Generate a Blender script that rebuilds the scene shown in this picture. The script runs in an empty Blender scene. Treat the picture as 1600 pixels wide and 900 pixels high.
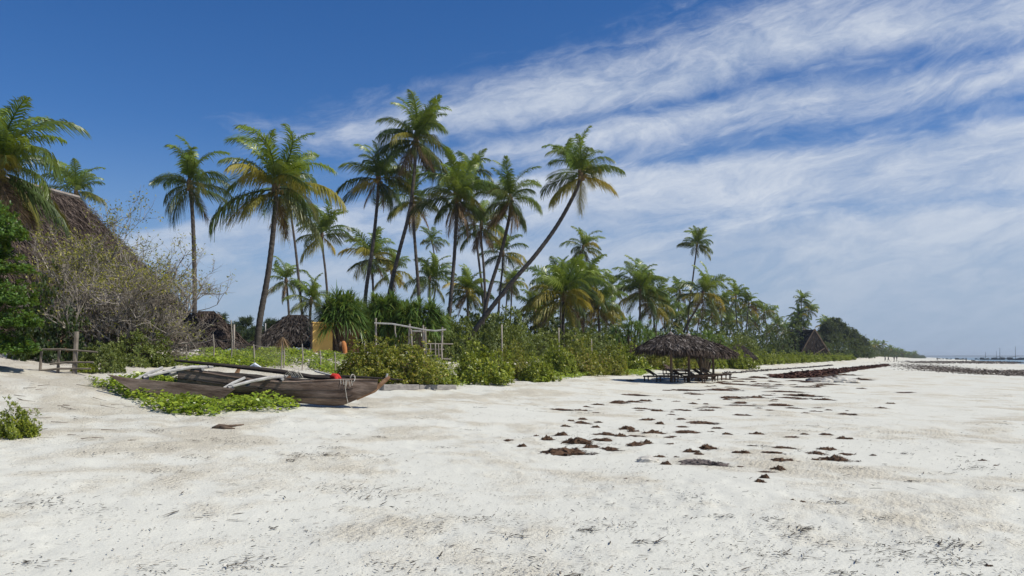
import bpy, math, random
import numpy as np
from mathutils import Vector, Matrix, Quaternion
R = math.radians
scn = bpy.context.scene
col = scn.collection
# ------------------------------------------------------------------ camera
F = 1305.0                      # focal length in photo pixels (1600 wide)
HZ = 558.0                      # horizon row
CAMZ = 1.6
PITCH = math.atan((HZ - 450) / F)
cam = bpy.data.cameras.new('camera'); cam.sensor_width = 36; cam.lens = 36 * F / 1600
cam.clip_start = .1; cam.clip_end = 60000
co = bpy.data.objects.new('camera', cam); col.objects.link(co)
co.location = (0, 0, CAMZ); co.rotation_euler = (R(90) + PITCH, 0, 0); scn.camera = co
# ------------------------------------------------------------------ light
SUN_AZ, SUN_EL = R(106), R(51)  # clockwise from +Y
sd = Vector((math.sin(SUN_AZ) * math.cos(SUN_EL), math.cos(SUN_AZ) * math.cos(SUN_EL), math.sin(SUN_EL)))
sun = bpy.data.lights.new('sun', 'SUN'); sun.energy = 4.8; sun.angle = R(.55); sun.color = (1, .958, .86)
so = bpy.data.objects.new('sun', sun); col.objects.link(so); so.rotation_euler = sd.to_track_quat('Z', 'Y').to_euler()
vs = scn.view_settings
vs.view_transform = 'Standard'; vs.look = 'None'; vs.exposure = -0.04; vs.gamma = 1; vs.use_curve_mapping = False
scn.cycles.max_bounces = 6; scn.cycles.diffuse_bounces = 3; scn.cycles.transmission_bounces = 3; scn.cycles.transparent_max_bounces = 4

class NT:
    """small helper for node trees"""
    def __init__(s, tree): s.t = tree; s.n = tree.nodes; s.l = tree.links
    def node(s, typ, **k):
        o = s.n.new(typ)
        for a, b in k.items(): setattr(o, a, b)
        return o
    def inp(s, sock, v):
        if hasattr(v, 'is_output') or isinstance(v, bpy.types.NodeSocket): s.l.new(v, sock)
        else: sock.default_value = v
    def m(s, op, a, b=None, c=None, clamp=False):
        o = s.node('ShaderNodeMath', operation=op, use_clamp=clamp)
        s.inp(o.inputs[0], a)
        if b is not None: s.inp(o.inputs[1], b)
        if c is not None: s.inp(o.inputs[2], c)
        return o.outputs[0]
    def rng(s, v, a, b, c=0., d=1., smooth=True):
        o = s.node('ShaderNodeMapRange', interpolation_type='SMOOTHSTEP' if smooth else 'LINEAR')
        s.inp(o.inputs[0], v)
        for i, x in enumerate((a, b, c, d)): s.inp(o.inputs[i + 1], x)
        return o.outputs[0]
    def noise(s, vec, scale, detail=4, rough=.55, dist=0., dim='3D'):
        o = s.node('ShaderNodeTexNoise', noise_dimensions=dim)
        if vec is not None: s.l.new(vec, o.inputs['Vector'])
        o.inputs['Scale'].default_value = scale; o.inputs['Detail'].default_value = detail
        o.inputs['Roughness'].default_value = rough; o.inputs['Distortion'].default_value = dist
        return o.outputs[0]
    def mix(s, f, a, b, mode='MIX'):
        o = s.node('ShaderNodeMix', data_type='RGBA', blend_type=mode)
        s.inp(o.inputs[0], f); s.inp(o.inputs[6], a); s.inp(o.inputs[7], b)
        return o.outputs[2]
    def ramp(s, v, stops, interp='LINEAR'):
        o = s.node('ShaderNodeValToRGB'); s.l.new(v, o.inputs[0]); cr = o.color_ramp; cr.interpolation = interp
        while len(cr.elements) < len(stops): cr.elements.new(.5)
        for e, (p, c) in zip(cr.elements, stops): e.position = p; e.color = (*c, 1) if len(c) == 3 else c
        return o.outputs[0]
    def vec(s, x, y, z):
        o = s.node('ShaderNodeCombineXYZ')
        for i, v in enumerate((x, y, z)): s.inp(o.inputs[i], v)
        return o.outputs[0]
    def scale(s, v, xyz):
        o = s.node('ShaderNodeVectorMath', operation='MULTIPLY'); s.l.new(v, o.inputs[0]); o.inputs[1].default_value = xyz
        return o.outputs[0]

# ------------------------------------------------------------------ sky with a layer of high cloud
w = bpy.data.worlds.new('World'); scn.world = w; w.use_nodes = True
t = NT(w.node_tree); t.n.clear()
SKY_K = .09
sky = t.node('ShaderNodeTexSky', sky_type='NISHITA', sun_disc=False)
sky.sun_elevation = SUN_EL; sky.sun_rotation = SUN_AZ; sky.air_density = 1.0; sky.dust_density = .3; sky.ozone_density = 3.0
hs = t.node('ShaderNodeHueSaturation'); hs.inputs['Saturation'].default_value = 1.30; hs.inputs['Value'].default_value = 1.02
t.l.new(sky.outputs[0], hs.inputs['Color'])
tint = t.mix(1., hs.outputs[0], (.82, .88, 1.10, 1), 'MULTIPLY')
tc = t.node('ShaderNodeTexCoord'); sp = t.node('ShaderNodeSeparateXYZ'); t.l.new(tc.outputs['Generated'], sp.inputs[0])
zz = t.m('MAXIMUM', sp.outputs[2], .004)
zi = t.m('ADD', zz, .012)
X = t.m('DIVIDE', sp.outputs[0], zi); Y = t.m('DIVIDE', sp.outputs[1], zi)
n_ = t.m('ADD', Y, t.m('MULTIPLY', X, .6))          # across the streaks
a_ = t.m('SUBTRACT', X, t.m('MULTIPLY', Y, .6))     # along them
dz_ = t.m('SUBTRACT', sp.outputs[2], t.m('MULTIPLY', sp.outputs[0], .20))
sv = t.vec(sp.outputs[0], sp.outputs[1], t.m('MULTIPLY', dz_, 2.6))
wn = t.node('ShaderNodeTexNoise'); t.l.new(sv, wn.inputs['Vector']); wn.inputs['Scale'].default_value = 6.; wn.inputs['Detail'].default_value = 5
wo = t.node('ShaderNodeVectorMath', operation='MULTIPLY_ADD'); t.l.new(wn.outputs[1], wo.inputs[0]); wo.inputs[1].default_value = (.16, .16, .22); t.l.new(sv, wo.inputs[2])
sv = wo.outputs[0]
warp = t.noise(sv, 2.6, 5, .6)
nw = t.m('ADD', n_, t.m('MULTIPLY', t.m('SUBTRACT', warp, .5), t.m('MULTIPLY', n_, .40)))
big = t.noise(sv, 5.0, 8, .60, .35)
fine = t.noise(t.scale(sv, (1., 1., 1.25)), 15., 9, .68, .3)
wave = t.noise(t.vec(t.m('ADD', sp.outputs[0], t.m('MULTIPLY', sp.outputs[2], .8)), sp.outputs[1], t.m('MULTIPLY', sp.outputs[2], .6)), 26., 4, .6, .6)
prof = t.ramp(t.m('DIVIDE', nw, 10.), [(0, (.16,) * 3), (.20, (.05,) * 3), (.235, (.05,) * 3), (.275, (.42,) * 3), (.305, (.70,) * 3), (.338, (.34,) * 3),
                                       (.365, (.62,) * 3), (.405, (.32,) * 3), (.425, (.30,) * 3), (.46, (.72,) * 3), (.56, (.70,) * 3), (.64, (.52,) * 3), (.75, (.74,) * 3), (1, (.66,) * 3)])
lf = t.rng(X, -1.9, .0, 0., 1.)                                   # the streaks thin out to landward
lf2 = t.rng(n_, 3.0, 4.8, 0., .80)
dens = t.m('MULTIPLY', prof, t.m('MAXIMUM', lf, lf2))
tex = t.m('ADD', t.m('MULTIPLY', big, .85), t.m('ADD', t.m('MULTIPLY', fine, .62), t.m('MULTIPLY', wave, .20)))   # ~ .87 mean
cv = t.m('ADD', t.m('MULTIPLY', dens, 1.35), t.m('SUBTRACT', tex, 1.245))
cov = t.rng(cv, -.22, .66, 0., .90)
haze = t.rng(sp.outputs[2], .0, .27, .66, 0.)                      # pale air low over the land and sea
bodyt = t.rng(t.m('ADD', t.m('MULTIPLY', fine, .6), t.m('MULTIPLY', big, .5)), .35, .75, 0., 1.)
K = 1 / SKY_K
def kc(c): return (c[0] * K, c[1] * K, c[2] * K, 1)
c0 = t.mix(haze, tint, kc((.285, .41, .60)))
ccol = t.mix(bodyt, kc((.43, .52, .68)), kc((.72, .77, .85)))
ccol = t.mix(t.rng(sp.outputs[2], .02, .2, .78, 0.), ccol, kc((.335, .44, .60)))
c1 = t.mix(cov, c0, ccol)
bg = t.node('ShaderNodeBackground'); bg.inputs[1].default_value = SKY_K; t.l.new(c1, bg.inputs[0])
ow = t.node('ShaderNodeOutputWorld'); t.l.new(bg.outputs[0], ow.inputs[0])

# ------------------------------------------------------------------ helpers
def vnoise(x, y, seed=0):
    x = np.asarray(x, float); y = np.asarray(y, float)
    xi = np.floor(x).astype(np.int64); yi = np.floor(y).astype(np.int64); fx = x - xi; fy = y - yi
    fx = fx * fx * (3 - 2 * fx); fy = fy * fy * (3 - 2 * fy)
    def h(a, b):
        n = (a * 374761393 + b * 668265263 + seed * 974711) & 0x7fffffff
        n = ((n ^ (n >> 13)) * 1274126177) & 0x7fffffff
        n = ((n ^ (n >> 16)) * 461845907) & 0x7fffffff
        return (n & 0xffff) / 65535.0
    return (h(xi, yi) * (1 - fx) + h(xi + 1, yi) * fx) * (1 - fy) + (h(xi, yi + 1) * (1 - fx) + h(xi + 1, yi + 1) * fx) * fy - .5
_ys = np.arange(-200, 9000, 2.0)
_xs = np.interp(_ys, [-200, -50, 0, 16, 45, 72, 110, 160, 400, 1500, 9000], [-110, -26, -5.2, .9, 10.6, 22.3, 42, 70, 192, 735, 4450])
_k = np.exp(-np.linspace(-2, 2, 17) ** 2); _k /= _k.sum()
_xs = np.convolve(np.pad(_xs, 8, mode='reflect', reflect_type='odd'), _k, mode='valid')
_Ls = np.arange(-2000, 2000, .25)
_zs = np.interp(_Ls, [-2000, -60, -33, 0, 2.8, 5.6, 9, 11.5, 14, 18, 25, 40, 80, 2000], [-14, -1.1, -.45, 0, .12, .27, .45, 1.02, 1.36, 1.74, 1.92, 2.0, 2.2, 4])
_k2 = np.ones(13) / 13
_zs = np.convolve(np.pad(_zs, 6, mode='edge'), _k2, mode='valid')
def inland(x, y): return (np.interp(y, _ys, _xs) - x) * .9
def sstep(v, a, b):
    q = np.clip((v - a) / (b - a), 0, 1); return q * q * (3 - 2 * q)
def tz(x, y):
    x = np.asarray(x, float); y = np.asarray(y, float)
    L = inland(x, y); z = np.interp(L, _Ls, _zs)
    d = sstep(L, 5, 14)
    z = z + d * (.30 * vnoise(x / 4.1, y / 4.1, 1) + .16 * vnoise(x / 1.7, y / 1.7, 2))
    z = z + (.07 * vnoise(x / 3.3 + y / 9, y / 2.6, 3) + .035 * vnoise(x / 1.1, y / .9, 4)) * (1 - .5 * d)
    return z
def tz1(x, y): return float(tz(x, y))
cp, spt = math.cos(PITCH), math.sin(PITCH)
def ray(px, py):
    u = (px - 800) / F; v = (450 - py) / F
    return np.array((u, cp - v * spt, spt + v * cp))
def at(px, py, Yd):
    d = ray(px, py); return Vector((d[0] * Yd / d[1], Yd, CAMZ + d[2] * Yd / d[1]))
def ghit(px, py):
    d = ray(px, py); d = d / d[1]
    ys = np.concatenate([np.arange(3, 60, .05), np.arange(60, 900, .5)])
    g = CAMZ + d[2] * ys - tz(d[0] * ys, ys)
    k = np.argmax(g < 0)
    if g[k] >= 0: k = len(ys) - 1
    y = ys[k]; x = d[0] * y
    return Vector((x, y, tz1(x, y)))
def pw(px, Yd): return (px - 800) / F * Yd

def tag(o, label=None, cat=None, group=None, kind=None):
    for k, v in (('label', label), ('category', cat), ('group', group), ('kind', kind)):
        if v: o[k] = v
    return o
def link(name, me, mat=None, parent=None):
    o = bpy.data.objects.new(name, me); col.objects.link(o)
    if mat is not None and not me.materials: me.materials.append(mat)
    if parent is not None: o.parent = parent
    return o
def empty(name, loc, rz=0, sc=1):
    o = bpy.data.objects.new(name, None); col.objects.link(o); o.location = loc; o.rotation_euler = (0, 0, rz); o.scale = (sc,) * 3
    o.empty_display_size = .2
    return o
def copy_tree(o, parent=None):
    c = o.copy(); col.objects.link(c); c.parent = parent
    for ch in o.children: copy_tree(ch, c)
    return c
def np_mesh(name, V, Fq, smooth=False):
    V = np.asarray(V, np.float32).reshape(-1, 3); Fq = np.asarray(Fq, np.int32); k = Fq.shape[1]
    me = bpy.data.meshes.new(name)
    me.vertices.add(len(V)); me.vertices.foreach_set('co', V.ravel())
    me.loops.add(Fq.size); me.loops.foreach_set('vertex_index', Fq.ravel())
    me.polygons.add(len(Fq)); me.polygons.foreach_set('loop_start', np.arange(0, Fq.size, k, dtype=np.int32))
    if smooth: me.polygons.foreach_set('use_smooth', np.ones(len(Fq), bool))
    me.update(calc_edges=True); me.validate()
    return me
class MB:
    def __init__(s): s.V = []; s.F = []
    def add(s, V, Fs):
        b = len(s.V); s.V += [tuple(v) for v in V]; s.F += [tuple(i + b for i in f) for f in Fs]
    def box(s, c, size, q=None):
        hx, hy, hz = (a / 2 for a in size); c = Vector(c)
        P = [Vector((x, y, z)) for x in (-hx, hx) for y in (-hy, hy) for z in (-hz, hz)]
        if q is not None: P = [q @ p for p in P]
        s.add([c + p for p in P], [(0, 1, 3, 2), (4, 6, 7, 5), (0, 4, 5, 1), (2, 3, 7, 6), (0, 2, 6, 4), (1, 5, 7, 3)])
    def beam(s, a, b, wd, ht, up=Vector((0, 0, 1))):
        a, b = Vector(a), Vector(b); x = (b - a).normalized(); y = up.cross(x).normalized(); z = x.cross(y)
        s.box((a + b) / 2, ((b - a).length, wd, ht), Matrix((x, y, z)).transposed().to_quaternion())
    def tube(s, P, Rd, n=6, cap=True):
        P = [Vector(p) for p in P]
        if not hasattr(Rd, '__len__'): Rd = [Rd] * len(P)
        tp = (P[1] - P[0]).normalized(); u = tp.orthogonal().normalized(); rings = []; V = []
        for i, p in enumerate(P):
            tn = (P[min(i + 1, len(P) - 1)] - P[max(i - 1, 0)])
            tn = tn.normalized() if tn.length > 1e-9 else tp
            u = (u - tn * u.dot(tn)); u = u.normalized() if u.length > 1e-6 else tn.orthogonal().normalized()
            v = tn.cross(u)
            V += [p + (u * math.cos(2 * math.pi * k / n) + v * math.sin(2 * math.pi * k / n)) * Rd[i] for k in range(n)]
            tp = tn
        Fs = [(i * n + k, i * n + (k + 1) % n, (i + 1) * n + (k + 1) % n, (i + 1) * n + k) for i in range(len(P) - 1) for k in range(n)]
        if cap: Fs += [tuple(range(n - 1, -1, -1)), tuple((len(P) - 1) * n + k for k in range(n))]
        s.add(V, Fs)
    def build(s, name, mat, parent=None, smooth=False):
        me = bpy.data.meshes.new(name); me.from_pydata(s.V, [], s.F)
        if smooth: me.polygons.foreach_set('use_smooth', [True] * len(me.polygons))
        me.update(); return link(name, me, mat, parent)
def nrm(v): return v / np.maximum(np.linalg.norm(v, axis=-1, keepdims=True), 1e-9)
def leaf_arrays(P, D, N, L, W, mid=.6, droop=.15, fold=.1):
    D = nrm(D); S = nrm(np.cross(D, N)); N = np.cross(S, D)
    L = np.reshape(L, (-1, 1)) * np.ones((len(P), 1)); W = np.reshape(W, (-1, 1)) * np.ones((len(P), 1))
    M = P + D * L * mid
    V = np.stack([P, M + S * W / 2 + N * fold * W, P + D * L - N * droop * L, M - S * W / 2 + N * fold * W], 1).reshape(-1, 3)
    return V, np.arange(len(P) * 4).reshape(-1, 4)
def strap_arrays(P, D, L, W, droop, seg=3, up=(0, 0, 1), wob=None):
    """long strap leaves that arch over under their own weight"""
    D = nrm(D); n = len(P); up = np.array(up, float); S = nrm(np.cross(D, up) + 1e-4)
    L = np.reshape(L, (-1, 1)) * np.ones((n, 1)); W = np.reshape(W, (-1, 1)) * np.ones((n, 1)); droop = np.reshape(droop, (-1, 1)) * np.ones((n, 1))
    rows = []
    for k in range(seg + 1):
        q = k / seg
        C = P + D * L * q - up * (droop * L * q * q)
        wk = W * (.55 + .9 * q if q < .4 else (1 - q) * 1.5 + .04)
        rows += [C - S * wk / 2, C + S * wk / 2]
    V = np.stack(rows, 1).reshape(-1, 3); m = 2 * (seg + 1)
    base = np.arange(n)[:, None, None] * m
    q = np.array([[2 * k, 2 * k + 1, 2 * k + 3, 2 * k + 2] for k in range(seg)])[None]
    return V, (base + q).reshape(-1, 4)
def cat_arrays(parts):
    Vs, Fs, b = [], [], 0
    for V, Fq in parts: Vs.append(V); Fs.append(Fq + b); b += len(V)
    return np.concatenate(Vs), np.concatenate(Fs)

# ------------------------------------------------------------------ materials
def mat(name):
    m = bpy.data.materials.new(name); m.use_nodes = True; q = NT(m.node_tree); q.n.clear()
    o = q.node('ShaderNodeOutputMaterial'); b = q.node('ShaderNodeBsdfPrincipled'); q.l.new(b.outputs[0], o.inputs[0])
    return m, q, b, o
def leaf_mat(name, stops, rough=.45, trans=.28, spec=.35, by='island', tr_col=None):
    m, q, b, o = mat(name)
    if by == 'island': r = q.node('ShaderNodeNewGeometry').outputs['Random Per Island']
    else:
        oi = q.node('ShaderNodeObjectInfo').outputs['Random']
        isl = q.node('ShaderNodeNewGeometry').outputs['Random Per Island']
        r = q.m('ADD', q.m('MULTIPLY', oi, .7), q.m('MULTIPLY', isl, .3))
    c = q.ramp(r, stops)
    q.l.new(c, b.inputs['Base Color']); b.inputs['Roughness'].default_value = rough; b.inputs['Specular IOR Level'].default_value = spec
    tr = q.node('ShaderNodeBsdfTranslucent'); q.l.new(q.mix(.5, c, (.42, .5, .04, 1) if tr_col is None else tr_col), tr.inputs[0])
    mx = q.node('ShaderNodeMixShader'); mx.inputs[0].default_value = trans
    q.l.new(b.outputs[0], mx.inputs[1]); q.l.new(tr.outputs[0], mx.inputs[2]); q.l.new(mx.outputs[0], o.inputs[0])
    return m
def rough_mat(name, stops, scale=8, stretch=(1, 1, 1), rough=.85, bump=.4, bscale=None, bdist=.02, island=0., coord='Object'):
    m, q, b, o = mat(name)
    tc = q.node('ShaderNodeTexCoord'); v = q.scale(tc.outputs[coord], stretch)
    r = q.noise(v, scale, 6, .65)
    if island:
        r = q.m('ADD', q.m('MULTIPLY', r, 1 - island), q.m('MULTIPLY', q.node('ShaderNodeNewGeometry').outputs['Random Per Island'], island))
    q.l.new(q.ramp(r, stops), b.inputs['Base Color']); b.inputs['Roughness'].default_value = rough; b.inputs['Specular IOR Level'].default_value = .2
    if bump:
        bp = q.node('ShaderNodeBump'); bp.inputs['Strength'].default_value = bump; bp.inputs['Distance'].default_value = bdist
        q.l.new(q.noise(v, bscale or scale * 3, 5, .6), bp.inputs['Height']); q.l.new(bp.outputs[0], b.inputs['Normal'])
    return m

M = {}
# --- coral sand
m, q, b, o = mat('coral_sand'); M['sand'] = m
pos = q.node('ShaderNodeNewGeometry').outputs['Position']
att = q.node('ShaderNodeAttribute', attribute_name='inland').outputs['Fac']
st = q.scale(pos, (1, .75, 1))
pm = q.m('ADD', q.m('MULTIPLY', q.noise(st, .33, 5, .6, .5), .7), q.m('MULTIPLY', q.noise(st, 1.3, 4, .6), .35))
coarse = q.rng(q.m('ADD', pm, q.rng(att, 1., 7., 0., .05)), .50, .65)
grain = q.noise(pos, 55, 3, .7); grain2 = q.noise(pos, 16, 4, .7)
c_s = q.mix(q.noise(st, .9, 4), (.575, .562, .485, 1), (.65, .638, .555, 1))
c_c = q.mix(q.noise(pos, 2.2, 4), (.555, .505, .395, 1), (.64, .592, .475, 1))
c = q.mix(coarse, c_s, c_c)
gv = q.rng(q.m('ADD', q.m('MULTIPLY', grain, .6), q.m('MULTIPLY', grain2, .4)), .3, .7, .76, 1.16, False)
gvv = q.m('ADD', q.m('MULTIPLY', q.m('SUBTRACT', gv, 1.), q.m('ADD', q.m('MULTIPLY', coarse, .75), .3)), 1.)
c = q.mix(1., c, q.vec(gvv, gvv, gvv), 'MULTIPLY')
c = q.mix(q.rng(att, 9., 15., 0., .5), c, (.56, .505, .425, 1))                       # dusty upper beach
fl = q.noise(q.scale(pos, (1., 1.5, 1)), 9.5, 3, .75, 1.2); fz = q.noise(pos, .5, 4, .65)
fleck = q.m('MULTIPLY', q.rng(fl, .64, .69), q.rng(fz, .40, .60))
c = q.mix(q.m('MULTIPLY', fleck, .62), c, (.13, .105, .08, 1))                        # sea grass crumbs
q.l.new(c, b.inputs['Base Color']); b.inputs['Roughness'].default_value = .9; b.inputs['Specular IOR Level'].default_value = .15
wv = q.node('ShaderNodeTexWave'); wv.inputs['Scale'].default_value = 3.2; wv.inputs['Distortion'].default_value = 7; wv.inputs['Detail'].default_value = 3; wv.inputs['Detail Scale'].default_value = 1.2
rot = q.node('ShaderNodeVectorRotate', rotation_type='Z_AXIS'); rot.inputs['Angle'].default_value = R(25); q.l.new(pos, rot.inputs[0]); q.l.new(rot.outputs[0], wv.inputs[0])
hh = q.m('ADD', q.m('MULTIPLY', q.m('MULTIPLY', wv.outputs[1], q.rng(coarse, .2, 1.)), .16),
         q.m('MULTIPLY', q.m('ADD', q.m('MULTIPLY', grain2, .8), q.m('MULTIPLY', q.noise(pos, 32, 3, .6), .55)), q.m('ADD', q.m('MULTIPLY', coarse, .8), q.rng(att, 3., 12., .22, .8))))
bp = q.node('ShaderNodeBump'); bp.inputs['Strength'].default_value = .85; bp.inputs['Distance'].default_value = .045
q.l.new(hh, bp.inputs['Height']); q.l.new(bp.outputs[0], b.inputs['Normal'])
# --- sea
m, q, b, o = mat('sea_water'); M['sea'] = m
pos = q.node('ShaderNodeNewGeometry').outputs['Position']
q.l.new(q.ramp(q.noise(q.scale(pos, (.2, 1, 1)), .012, 4), [(.35, (.05, .12, .17)), (.65, (.12, .22, .25))]), b.inputs['Base Color'])
b.inputs['Roughness'].default_value = .25
bp = q.node('ShaderNodeBump'); bp.inputs['Strength'].default_value = .6; bp.inputs['Distance'].default_value = .3
q.l.new(q.noise(q.scale(pos, (.5, 1, 1)), .6, 4), bp.inputs['Height']); q.l.new(bp.outputs[0], b.inputs['Normal'])

G = lambda *a: list(a)
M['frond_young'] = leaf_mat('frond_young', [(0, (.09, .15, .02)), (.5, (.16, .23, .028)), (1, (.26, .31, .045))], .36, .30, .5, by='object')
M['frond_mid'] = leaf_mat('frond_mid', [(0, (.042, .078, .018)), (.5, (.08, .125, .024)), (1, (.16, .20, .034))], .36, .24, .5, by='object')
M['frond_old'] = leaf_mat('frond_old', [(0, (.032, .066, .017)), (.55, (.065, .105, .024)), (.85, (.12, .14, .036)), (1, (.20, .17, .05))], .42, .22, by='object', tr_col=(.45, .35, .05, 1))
M['frond_yellow'] = leaf_mat('frond_yellow', [(0, (.16, .17, .03)), (.5, (.30, .26, .04)), (1, (.42, .30, .05))], .5, .3, by='object', tr_col=(.5, .4, .05, 1))
M['frond_dry'] = leaf_mat('frond_dry', [(0, (.13, .085, .05)), (.5, (.22, .15, .085)), (1, (.30, .21, .12))], .75, .12, .1, tr_col=(.3, .2, .08, 1))
M['palm_bark'] = rough_mat('palm_bark', [(.3, (.05, .042, .036)), (.55, (.095, .08, .068)), (.8, (.17, .15, .13))], 3, (1, 1, 3), .9, .8, 9, .04)
M['palm_fibre'] = rough_mat('palm_fibre', [(.3, (.10, .065, .035)), (.7, (.25, .17, .10))], 10, (1, 1, .3), .9, .8)
M['coconut'] = rough_mat('coconut', [(.3, (.13, .11, .03)), (.7, (.22, .15, .05))], 5, rough=.5, bump=0)
M['shrub'] = leaf_mat('beach_shrub_leaf', [(0, (.075, .115, .018)), (.4, (.17, .22, .025)), (.8, (.30, .34, .04)), (1, (.44, .42, .06))], .38, .28)
M['shrub_dull'] = leaf_mat('dull_shrub_leaf', [(0, (.06, .088, .024)), (.5, (.12, .155, .035)), (1, (.22, .245, .06))], .5, .22)
M['shrub_gold'] = leaf_mat('golden_shrub_leaf', [(0, (.06, .06, .018)), (.3, (.13, .155, .022)), (.65, (.25, .27, .035)), (.88, (.38, .34, .05)), (1, (.28, .16, .06))], .42, .28)
M['creeper'] = leaf_mat('creeper_leaf', [(0, (.10, .16, .016)), (.5, (.22, .31, .028)), (1, (.38, .45, .05))], .33, .30)
M['glossy'] = leaf_mat('glossy_leaf', [(0, (.025, .06, .012)), (.5, (.055, .125, .018)), (1, (.12, .21, .03))], .48, .24, .3)
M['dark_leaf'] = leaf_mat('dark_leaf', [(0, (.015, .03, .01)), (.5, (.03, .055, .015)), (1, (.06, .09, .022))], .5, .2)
M['pandanus'] = leaf_mat('pandanus_leaf', [(0, (.048, .10, .025)), (.5, (.09, .17, .034)), (.85, (.14, .23, .045)), (1, (.24, .24, .07))], .36, .22, .5)
M['yellow_leaf'] = leaf_mat('yellowing_leaf', [(0, (.12, .12, .02)), (.5, (.28, .27, .045)), (1, (.40, .36, .07))], .5, .3)
M['needle'] = leaf_mat('casuarina_needle', [(0, (.025, .045, .028)), (.6, (.045, .075, .042)), (1, (.075, .105, .055))], .6, .2)
M['far_leaf'] = leaf_mat('far_leaf', [(0, (.014, .025, .013)), (.5, (.028, .044, .019)), (1, (.062, .078, .028))], .6, .18)
M['twig'] = rough_mat('twig_bark', [(.25, (.13, .11, .09)), (.75, (.42, .37, .31))], 6, bump=.3, island=.6)
M['stem'] = rough_mat('dark_stem', [(.3, (.07, .05, .035)), (.7, (.17, .13, .09))], 6, bump=.3)
M['thatch'] = rough_mat('makuti_thatch', [(.2, (.045, .033, .026)), (.5, (.105, .08, .062)), (.8, (.22, .175, .14))], 1.2, island=.75, rough=.9, bump=.4)
M['thatch_red'] = rough_mat('makuti_thatch_brown', [(.2, (.024, .017, .014)), (.5, (.062, .045, .036)), (.8, (.15, .115, .094))], 1.2, island=.75, rough=.9, bump=.4)
M['thatch_dark'] = rough_mat('old_dark_thatch', [(.2, (.012, .010, .009)), (.5, (.034, .028, .025)), (.9, (.15, .13, .115))], 1.2, island=.75, rough=.95, bump=.4)
M['thatch_worn'] = rough_mat('worn_thatch', [(.2, (.018, .014, .012)), (.5, (.06, .047, .04)), (.75, (.15, .125, .11)), (.95, (.34, .31, .285))], 1.2, island=.8, rough=.9, bump=.4)
M['weed_far'] = rough_mat('far_seaweed', [(.25, (.06, .045, .038)), (.5, (.14, .115, .10)), (.8, (.27, .235, .205))], 1, island=.7, rough=.85, bump=0)
M['thatch_base'] = rough_mat('thatch_underlay', [(.3, (.03, .022, .018)), (.7, (.075, .056, .043))], 6, rough=.95)
M['ridge'] = rough_mat('ridge_cap', [(.3, (.20, .17, .15)), (.7, (.36, .32, .28))], 4, rough=.9)
M['pole_wood'] = rough_mat('grey_pole_wood', [(.25, (.20, .165, .13)), (.7, (.44, .39, .33))], 4, (1, 1, 1), .85, .5)
M['old_rail'] = rough_mat('old_rail_wood', [(.25, (.11, .09, .07)), (.7, (.27, .23, .185))], 4, (1, 1, 1), .9, .5)
M['dark_pole'] = rough_mat('brown_pole_wood', [(.25, (.08, .055, .038)), (.7, (.20, .145, .10))], 4, (1, 1, 1), .85, .5)
M['hull_wood'] = rough_mat('weathered_hull', [(.28, (.045, .030, .022)), (.42, (.115, .080, .060)), (.56, (.20, .150, .118)), (.72, (.32, .245, .195))], 2.6, (.45, 1, 2.2), .85, .6, 16)
M['stem_wood'] = rough_mat('rusty_stem', [(.3, (.20, .10, .05)), (.7, (.38, .23, .13))], 5, (1, 1, 1), .8, .4)
M['tar_wood'] = rough_mat('black_spar', [(.3, (.018, .014, .012)), (.7, (.06, .048, .04))], 4, (.3, 1, 1), .7, .4)
M['white_wood'] = rough_mat('bleached_pole', [(.2, (.20, .185, .17)), (.45, (.36, .345, .32)), (.75, (.52, .51, .48))], 5, (1, 1, 1), .75, .3)
M['rope'] = rough_mat('old_rope', [(.3, (.36, .33, .27)), (.7, (.58, .54, .46))], 20, bump=.3)
M['lashing'] = rough_mat('blue_black_lashing', [(.3, (.02, .022, .03)), (.7, (.06, .07, .10))], 20, bump=.3)
M['red_cloth'] = rough_mat('red_cloth', [(.3, (.40, .025, .02)), (.7, (.62, .05, .035))], 8, bump=.3)
M['white_cloth'] = rough_mat('white_cloth', [(.3, (.55, .58, .62)), (.7, (.75, .76, .78))], 8, bump=.3)
M['yellow_wall'] = rough_mat('ochre_plaster', [(.25, (.56, .33, .09)), (.6, (.74, .48, .15)), (.8, (.80, .57, .23))], 1.6, rough=.8, bump=.15)
M['brown_wall'] = rough_mat('brown_plaster', [(.3, (.10, .055, .03)), (.7, (.20, .115, .06))], 2, rough=.9, bump=.2)
M['terracotta'] = rough_mat('terracotta', [(.3, (.38, .14, .045)), (.7, (.52, .22, .08))], 3, rough=.8, bump=.2)
M['rock'] = rough_mat('laterite', [(.3, (.17, .085, .04)), (.7, (.36, .20, .10))], 3, rough=.9, bump=.6)
M['concrete'] = rough_mat('weathered_beam', [(.3, (.17, .155, .14)), (.7, (.34, .315, .285))], 5, (.4, 1, 2), .9, .6)
M['wire'] = rough_mat('rusty_wire', [(.3, (.14, .12, .11)), (.7, (.26, .23, .21))], 8, bump=0)
M['weed'] = rough_mat('dried_seaweed', [(.2, (.012, .008, .007)), (.5, (.042, .025, .017)), (.85, (.15, .085, .045))], 9, island=.5, rough=.75, bump=.5)
M['weed_grey'] = rough_mat('sun_bleached_seaweed', [(.25, (.022, .017, .015)), (.5, (.06, .048, .043)), (.8, (.18, .15, .135))], 6, island=.6, rough=.85, bump=.5)
M['weed_red'] = rough_mat('red_brown_seaweed', [(.25, (.03, .014, .010)), (.5, (.075, .032, .024)), (.8, (.16, .08, .055))], 3, island=.55, rough=.8, bump=.5)
M['strand'] = rough_mat('sea_grass_strand', [(.2, (.035, .03, .026)), (.6, (.10, .085, .07)), (.9, (.22, .19, .15))], 1.0, island=.9, rough=.8, bump=0)
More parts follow.
